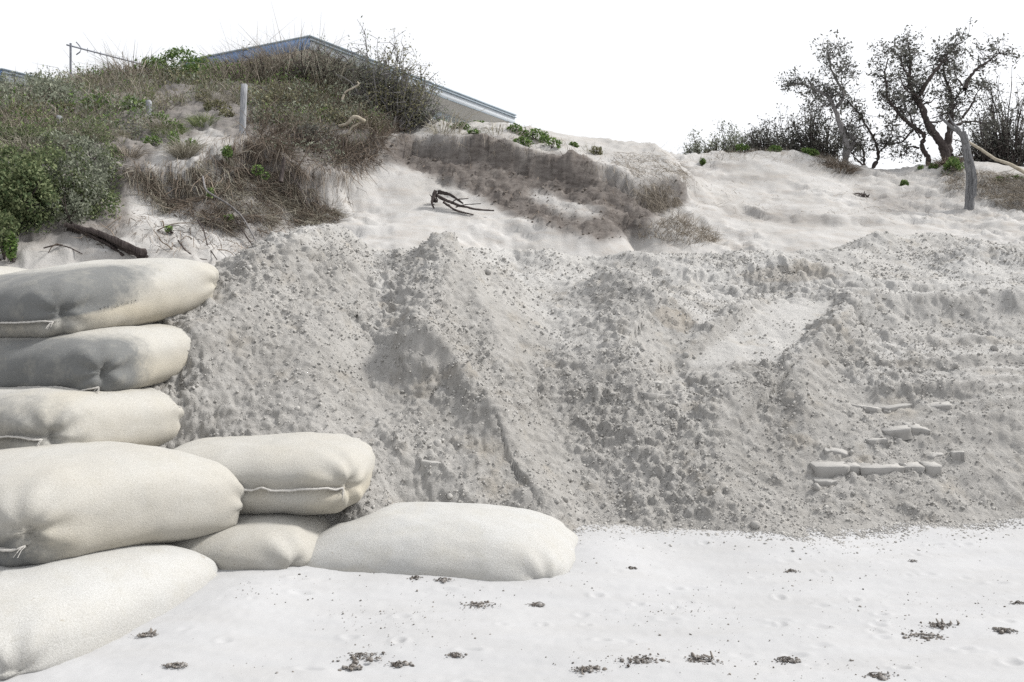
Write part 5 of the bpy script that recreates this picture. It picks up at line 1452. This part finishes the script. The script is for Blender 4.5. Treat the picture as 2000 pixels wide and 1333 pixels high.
def bush(name, label, group, px, py, rx, ry, Y, seed, n=46, leaf=0.05, mat_l='leaf_dark', nleaf=18, lean=0.0, mat_b='bark'):
    """many stems fanning out from one base; px, py is the middle of the base"""
    r = np.random.default_rng(seed)
    p0 = P(px, py, Y); p0[2] = ground_z(p0[0], p0[1])[0] - 0.03
    sc = Y / F
    T, L = Acc(), Acc()
    for k in range(n):
        a = r.uniform(-1, 1); e = abs(r.normal(0.62, 0.30)) * (0.75 + 0.5 * vnoise(np.array([a * 2.2 + seed]), np.array([0.5]))[0])
        tip = np.array([(a * rx + lean * ry) * sc, r.normal(0, 0.35) * rx * sc, min(1.1, e) * ry * sc * math.sqrt(max(0.08, 1 - a * a * 0.8))])
        tip[2] += (P(px, py, Y)[2] - p0[2])
        b0 = np.array([a * rx * 0.35 * sc, r.normal(0, 0.1), 0])
        t = np.linspace(0, 1, 7)[:, None]
        mid = (b0 + tip) / 2 + r.normal(0, 0.12, 3) * [1, 1, 0.4] - np.array([tip[0] * 0.15, 0, 0])
        line = b0 * (1 - t) ** 2 + 2 * mid * t * (1 - t) + tip * t ** 2
        line[1:] += r.normal(0, 0.015, (6, 3))
        T.tube(line, np.linspace(0.022, 0.004, 7), 5, val=0.3)
        for s_ in range(7):
            i = r.integers(2, 7); d = unit(unit(line[i] - line[i - 1]) + r.normal(0, 0.8, 3) + [0, 0, 0.3])
            l = r.uniform(0.10, 0.30) * (ry * sc) ** 0.5
            q = np.array([line[i], line[i] + d * l * 0.5, line[i] + unit(d + r.normal(0, 0.4, 3)) * l])
            T.tube(q, [0.006, 0.004, 0.0025], 4, val=0.3)
            m_ = r.integers(nleaf // 2, nleaf + 4)
            leaves(L, q[r.integers(0, 3, m_)] + r.normal(0, 0.05, (m_, 3)), leaf * r.lognormal(0, 0.3, m_), r, 0.3, 2.3)
    root = empty(name, p0); tag(root, label, 'bush', group)
    obj('stems', T.mesh('stems'), M[mat_b], root)['kind'] = 'stuff'
    obj('foliage', L.mesh('foliage', smooth=False), M[mat_l], root)
    return root
BG = 'dark bushes behind the dune crest'
bush('coastal_bush', 'dense black bush behind the leaning tree', BG, 1590, 318, 62, 112, 17.9, 111, 62, lean=-0.1, nleaf=18)
bush('coastal_bush', 'low twiggy bush reaching left beside the dense black bush', BG, 1545, 312, 60, 75, 18.3, 112, 34, lean=-0.25)
bush('coastal_bush', 'grey low bush on the skyline, leftmost of the right dune', BG, 1385, 312, 55, 52, 18.6, 113, 44, mat_l='leaf_grey', leaf=0.045)
bush('coastal_bush', 'grey low bush on the skyline with one thin upright shoot', BG, 1440, 306, 50, 58, 18.8, 114, 40, mat_l='leaf_grey', leaf=0.045)
bush('coastal_bush', 'grey bush on the skyline next to the dense black one', BG, 1492, 304, 42, 52, 18.4, 115, 34, mat_l='leaf_dark', leaf=0.045)
bush('coastal_bush', 'big grey brown thicket at the right edge behind the pale branch', BG, 1975, 345, 95, 185, 17.6, 116, 120, mat_l='leaf_dark', nleaf=9)
bush('coastal_bush', 'lower thicket behind the dead trunk', BG, 1925, 340, 45, 80, 17.9, 117, 40)
bush('coastal_bush', 'tall twiggy shrub on the crest in front of the house', 'bushes beside the house', 765, 255, 62, 165, 13.7, 118, 90, leaf=0.036, lean=0.05, nleaf=13, mat_l='leaf_olive', mat_b='bark_grey')
bush('coastal_bush', 'fine twigged bush left of the tall twiggy shrub, hiding the eave', 'bushes beside the house', 700, 235, 45, 110, 14.0, 119, 46, leaf=0.034, mat_l='leaf_grey')

bush('coastal_bush', 'grey twiggy bush under the roof corner', 'bushes beside the house', 610, 185, 60, 85, 13.8, 120, 46, leaf=0.032, mat_l='leaf_grey', nleaf=7)
bush('coastal_bush', 'low brown bush in front of the blue fascia', 'bushes beside the house', 520, 175, 70, 62, 13.9, 121, 46, leaf=0.032, mat_l='leaf_olive', nleaf=7)
bush('coastal_bush', 'brown bush between the roof corner and the tall twiggy shrub', 'bushes beside the house', 670, 200, 50, 95, 13.9, 122, 42, leaf=0.032, mat_l='leaf_grey', nleaf=7)

bush('coastal_bush', 'dense grey brown thicket at the left foot of the tall twiggy shrub', 'bushes beside the house', 720, 245, 55, 150, 13.8, 123, 80, leaf=0.034, mat_l='leaf_grey', nleaf=11, mat_b='bark_grey')
bush('coastal_bush', 'grey twigs spreading over the eave right of the tall twiggy shrub', 'bushes beside the house', 800, 262, 50, 105, 13.9, 124, 46, leaf=0.032, mat_l='leaf_grey', nleaf=7, lean=0.2, mat_b='bark_grey')

# ---- dead wood
def wood(name, label, pts, r0, r1, mat, seed=0, n=10, group=None, rough=0.12, extra=()):
    """branch through (px, py, Y) points"""
    r = np.random.default_rng(seed)
    def line_of(pp):
        q = np.array([P(*a) for a in pp]); m_ = len(q)
        k = np.linspace(0, m_ - 1, m_ * 5)
        l = np.stack([np.interp(k, np.arange(m_), q[:, a]) for a in range(3)], 1)
        for _ in range(3): l[1:-1] = (l[:-2] + 2 * l[1:-1] + l[2:]) / 4
        return l
    A = Acc(); l = line_of(pts); org = l[0].copy()
    def put(l, a, b):
        rad = np.linspace(a, b, len(l))
        V, q = tube_np(l, rad, n)
        V = V.reshape(len(l), n, 3)
        g = (1 + rough * r.normal(size=(1, n)) + rough * 0.5 * r.normal(size=(len(l), n)))[..., None]
        V = l[:, None] + (V - l[:, None]) * g
        c0 = np.arange(n); 
        A.add(V.reshape(-1, 3), q, None, 0.5)
        for e in (0, len(l) - 1):
            A.add(np.concatenate([V[e], l[e][None]]), None, np.stack([c0, np.roll(c0, -1), np.full(n, n)], 1), 0.5)
    put(l, r0, r1)
    for pp, a, b in extra: put(line_of(pp), a, b)
    return tag(obj(name, A.mesh(name, origin=org), M[mat], loc=org), label, 'dead wood', group)
Yd = place(1893, 413)[1]
wood('dead_trunk', 'tall grey dead trunk standing upright at the right, split near its top',
     [(1892, 426, Yd), (1893, 400, Yd), (1897, 360, Yd), (1893, 325, Yd), (1888, 295, Yd), (1884, 272, Yd), (1880, 258, Yd)], 0.075, 0.048, 'drift', 1, 14, rough=0.22,
     extra=[([(1886, 280, Yd - .03), (1878, 262, Yd - .06), (1862, 252, Yd - .1), (1846, 238, Yd - .15), (1834, 226, Yd - .2)], 0.042, 0.010), ([(1882, 272, Yd), (1872, 252, Yd + .05), (1860, 240, Yd + .1), (1853, 224, Yd + .15)], 0.03, 0.006),
            ([(1901, 385, Yd - .05), (1904, 350, Yd - .07), (1897, 310, Yd - .07), (1890, 285, Yd - .04)], 0.035, 0.015), ([(1887, 420, Yd - .03), (1888, 380, Yd - .06), (1890, 340, Yd - .05)], 0.03, 0.012),
            ([(1870, 256, Yd - .06), (1858, 254, Yd - .1), (1856, 264, Yd - .1)], 0.012, 0.005), ([(1881, 262, Yd), (1882, 250, Yd), (1880, 240, Yd)], 0.02, 0.004)])
wood('pale_branch', 'long pale bare branch slanting down to the right edge behind the dead trunk', [(1888, 276, Yd + .5), (1915, 292, Yd + .4), (1945, 313, Yd + .3), (1970, 320, Yd + .2), (2010, 342, Yd + .1), (2060, 372, Yd - .1)], 0.022, 0.034, 'drift_pale', 2)
Yl = place(205, 470)[1] - 0.12
wood('fallen_log', 'dark weathered log slanting down the sand behind the topmost bag', [(132, 444, Yl + .1), (170, 452, Yl + .05), (205, 463, Yl), (245, 482, Yl - .05), (285, 500, Yl - .1)], 0.032, 0.05, 'bark', 3, rough=0.4, extra=[([(150, 448, Yl + .05), (180, 462, Yl), (215, 480, Yl - .04), (240, 500, Yl - .08)], 0.02, 0.012)])
Yr = place(690, 262)[1] - 0.25
wood('curved_root', 'thick pale curved root sticking out of the brush below the house', [(662, 246, Yr), (674, 244, Yr - .05), (683, 238, Yr - .1), (688, 229, Yr - .12), (698, 228, Yr - .1), (712, 237, Yr)], 0.02, 0.026, 'drift_pale', 4,
     extra=[([(670, 264, Yr), (680, 262, Yr - .05), (686, 250, Yr - .05), (700, 242, Yr - .02), (708, 238, Yr)], 0.011, 0.014)])
wood('bent_branch', 'pale bent branch rising out of the brush above the curved root', [(668, 195, Yr), (674, 180, Yr), (690, 172, Yr), (702, 165, Yr), (698, 160, Yr)], 0.014, 0.01, 'drift_pale', 44)
wood('bent_root', 'thin pale root bending down the bank right of the short drop', [(396, 345, place(396, 345)[1] - .2), (401, 372, place(401, 380)[1] - .15), (418, 383, place(418, 390)[1] - .15), (450, 402, place(450, 408)[1] - .12), (475, 425, place(475, 430)[1] - .1), (505, 480, place(505, 484)[1] - .05)], 0.012, 0.010, 'bark_grey', 5)
wood('root_stake', 'short dark stake leaning on the slope below the brush', [(548, 356, place(548, 358)[1] - .1), (552, 330, place(552, 345)[1] - .15), (555, 308, place(555, 340)[1] - .2)], 0.028, 0.016, 'bark', 6)
for k, (pts, lab) in enumerate([([(386, 430), (398, 450), (405, 480), (424, 508)], 'long thin dark root lying down the pale sand, left of three'), ([(455, 420), (470, 445), (490, 475), (504, 496)], 'long thin dark root lying down the pale sand, middle of three'),
                                ([(565, 335), (580, 355), (592, 380), (600, 400)], 'thin dark root on the sand slide, right of three'), ([(348, 470), (362, 490), (385, 505), (405, 508)], 'thin root arching over the sand right of the log'),
                                ([(85, 485), (110, 478), (135, 483), (160, 496)], 'thin twig lying on the sand left of the log'), ([(670, 275), (672, 300), (671, 330), (670, 352)], 'single pale strand hanging down over the sand slide')]):
    wood('thin_root', lab, [(a, b, place(a, b)[1] - 0.05) for a, b in pts], 0.009, 0.005, 'bark', 20 + k, 6)
# uprooted stumps
def stump(px, py, label, h, seed, spikes=9, fall=0.0, mat='bark', w=0.06):
    r = np.random.default_rng(seed); p = place(px, py); A = Acc()
    for k in range(spikes):
        b0 = np.array([r.normal(0, w * 0.5), r.normal(0, w * 0.4), -0.05]); d = np.array([r.normal(0, 0.35) + fall, r.normal(0, 0.3), r.uniform(0.5, 1.0)])
        e = b0 + d * h * r.uniform(0.5, 1.0)
        A.tube([b0, (b0 + e) / 2 + r.normal(0, 0.012, 3), e], [w * 0.4, w * 0.3, w * 0.06], 6, val=0.3)
    for k in range(spikes):
        a = r.uniform(0, 6.28); b0 = np.array([0, 0, 0.02]); e = np.array([math.cos(a), math.sin(a) * 0.6, 0]) * w * r.uniform(1.5, 3.0); e[2] = ground_z(p[0] + e[0], p[1] + e[1])[0] - p[2]
        A.tube([b0, (b0 + e) / 2 + [0, 0, 0.02], e], [w * 0.25, w * 0.18, w * 0.06], 5, val=0.2)
    return tag(obj('stump', A.mesh('stump'), M[mat], loc=p), label, 'stump')
stump(1686, 384, 'small jagged dark stump alone on the pale right dune', 0.17, 31)
stump(850, 388, 'uprooted dark stump on the sand below the soil bank', 0.12, 32, 14, -0.1, w=0.035)
Ys = place(890, 405)[1]
wood('fallen_root', 'splintered root trailing right from the uprooted dark stump', [(845, 378, Ys - .02), (870, 392, Ys - .05), (895, 402, Ys - .06), (930, 410, Ys - .06), (965, 412, Ys)], 0.015, 0.006, 'bark', 33, rough=0.5,
     extra=[([(865, 395, Ys - .08), (890, 412, Ys - .1), (925, 420, Ys - .1)], 0.014, 0.006), ([(850, 372, Ys - .05), (842, 395, Ys - .08), (848, 408, Ys - .1)], 0.016, 0.006), ([(855, 375, Ys), (880, 380, Ys), (905, 398, Ys)], 0.018, 0.006), ([(880, 398, Ys - .06), (890, 390, Ys - .1), (915, 388, Ys - .1)], 0.008, 0.004), ([(890, 405, Ys - .08), (905, 400, Ys - .12), (940, 398, Ys - .12)], 0.008, 0.004)])
Yt = place(1482, 452)[1]
wood('broken_stick', 'short broken stick standing in the sand above the heap', [(1462, 470, Yt - .03), (1470, 463, Yt - .03), (1476, 453, Yt)], 0.024, 0.01, 'bark_grey', 34)
wood('thin_root', 'thin red root curling from the lower left bag onto the beach', [(36, 1271, 4.0), (52, 1278, 3.97), (70, 1287, 3.95), (90, 1297, 3.90), (112, 1301, 3.86), (132, 1300, 3.84)], 0.003, 0.0022, 'root_red', 35, 6)
for k, (px, py, lab) in enumerate([(1640, 330, 'shaggy root clump at the foot of the leaning tree'), (1850, 322, 'shaggy root clump at the foot of the tallest tree')]):
    tussock(px, py, 420, 0.26, 'root', lab, 130 + k, 1.3, 0.20, (0, -0.2, -0.2), 'root clumps under the trees', 0.009, 'root_clump')
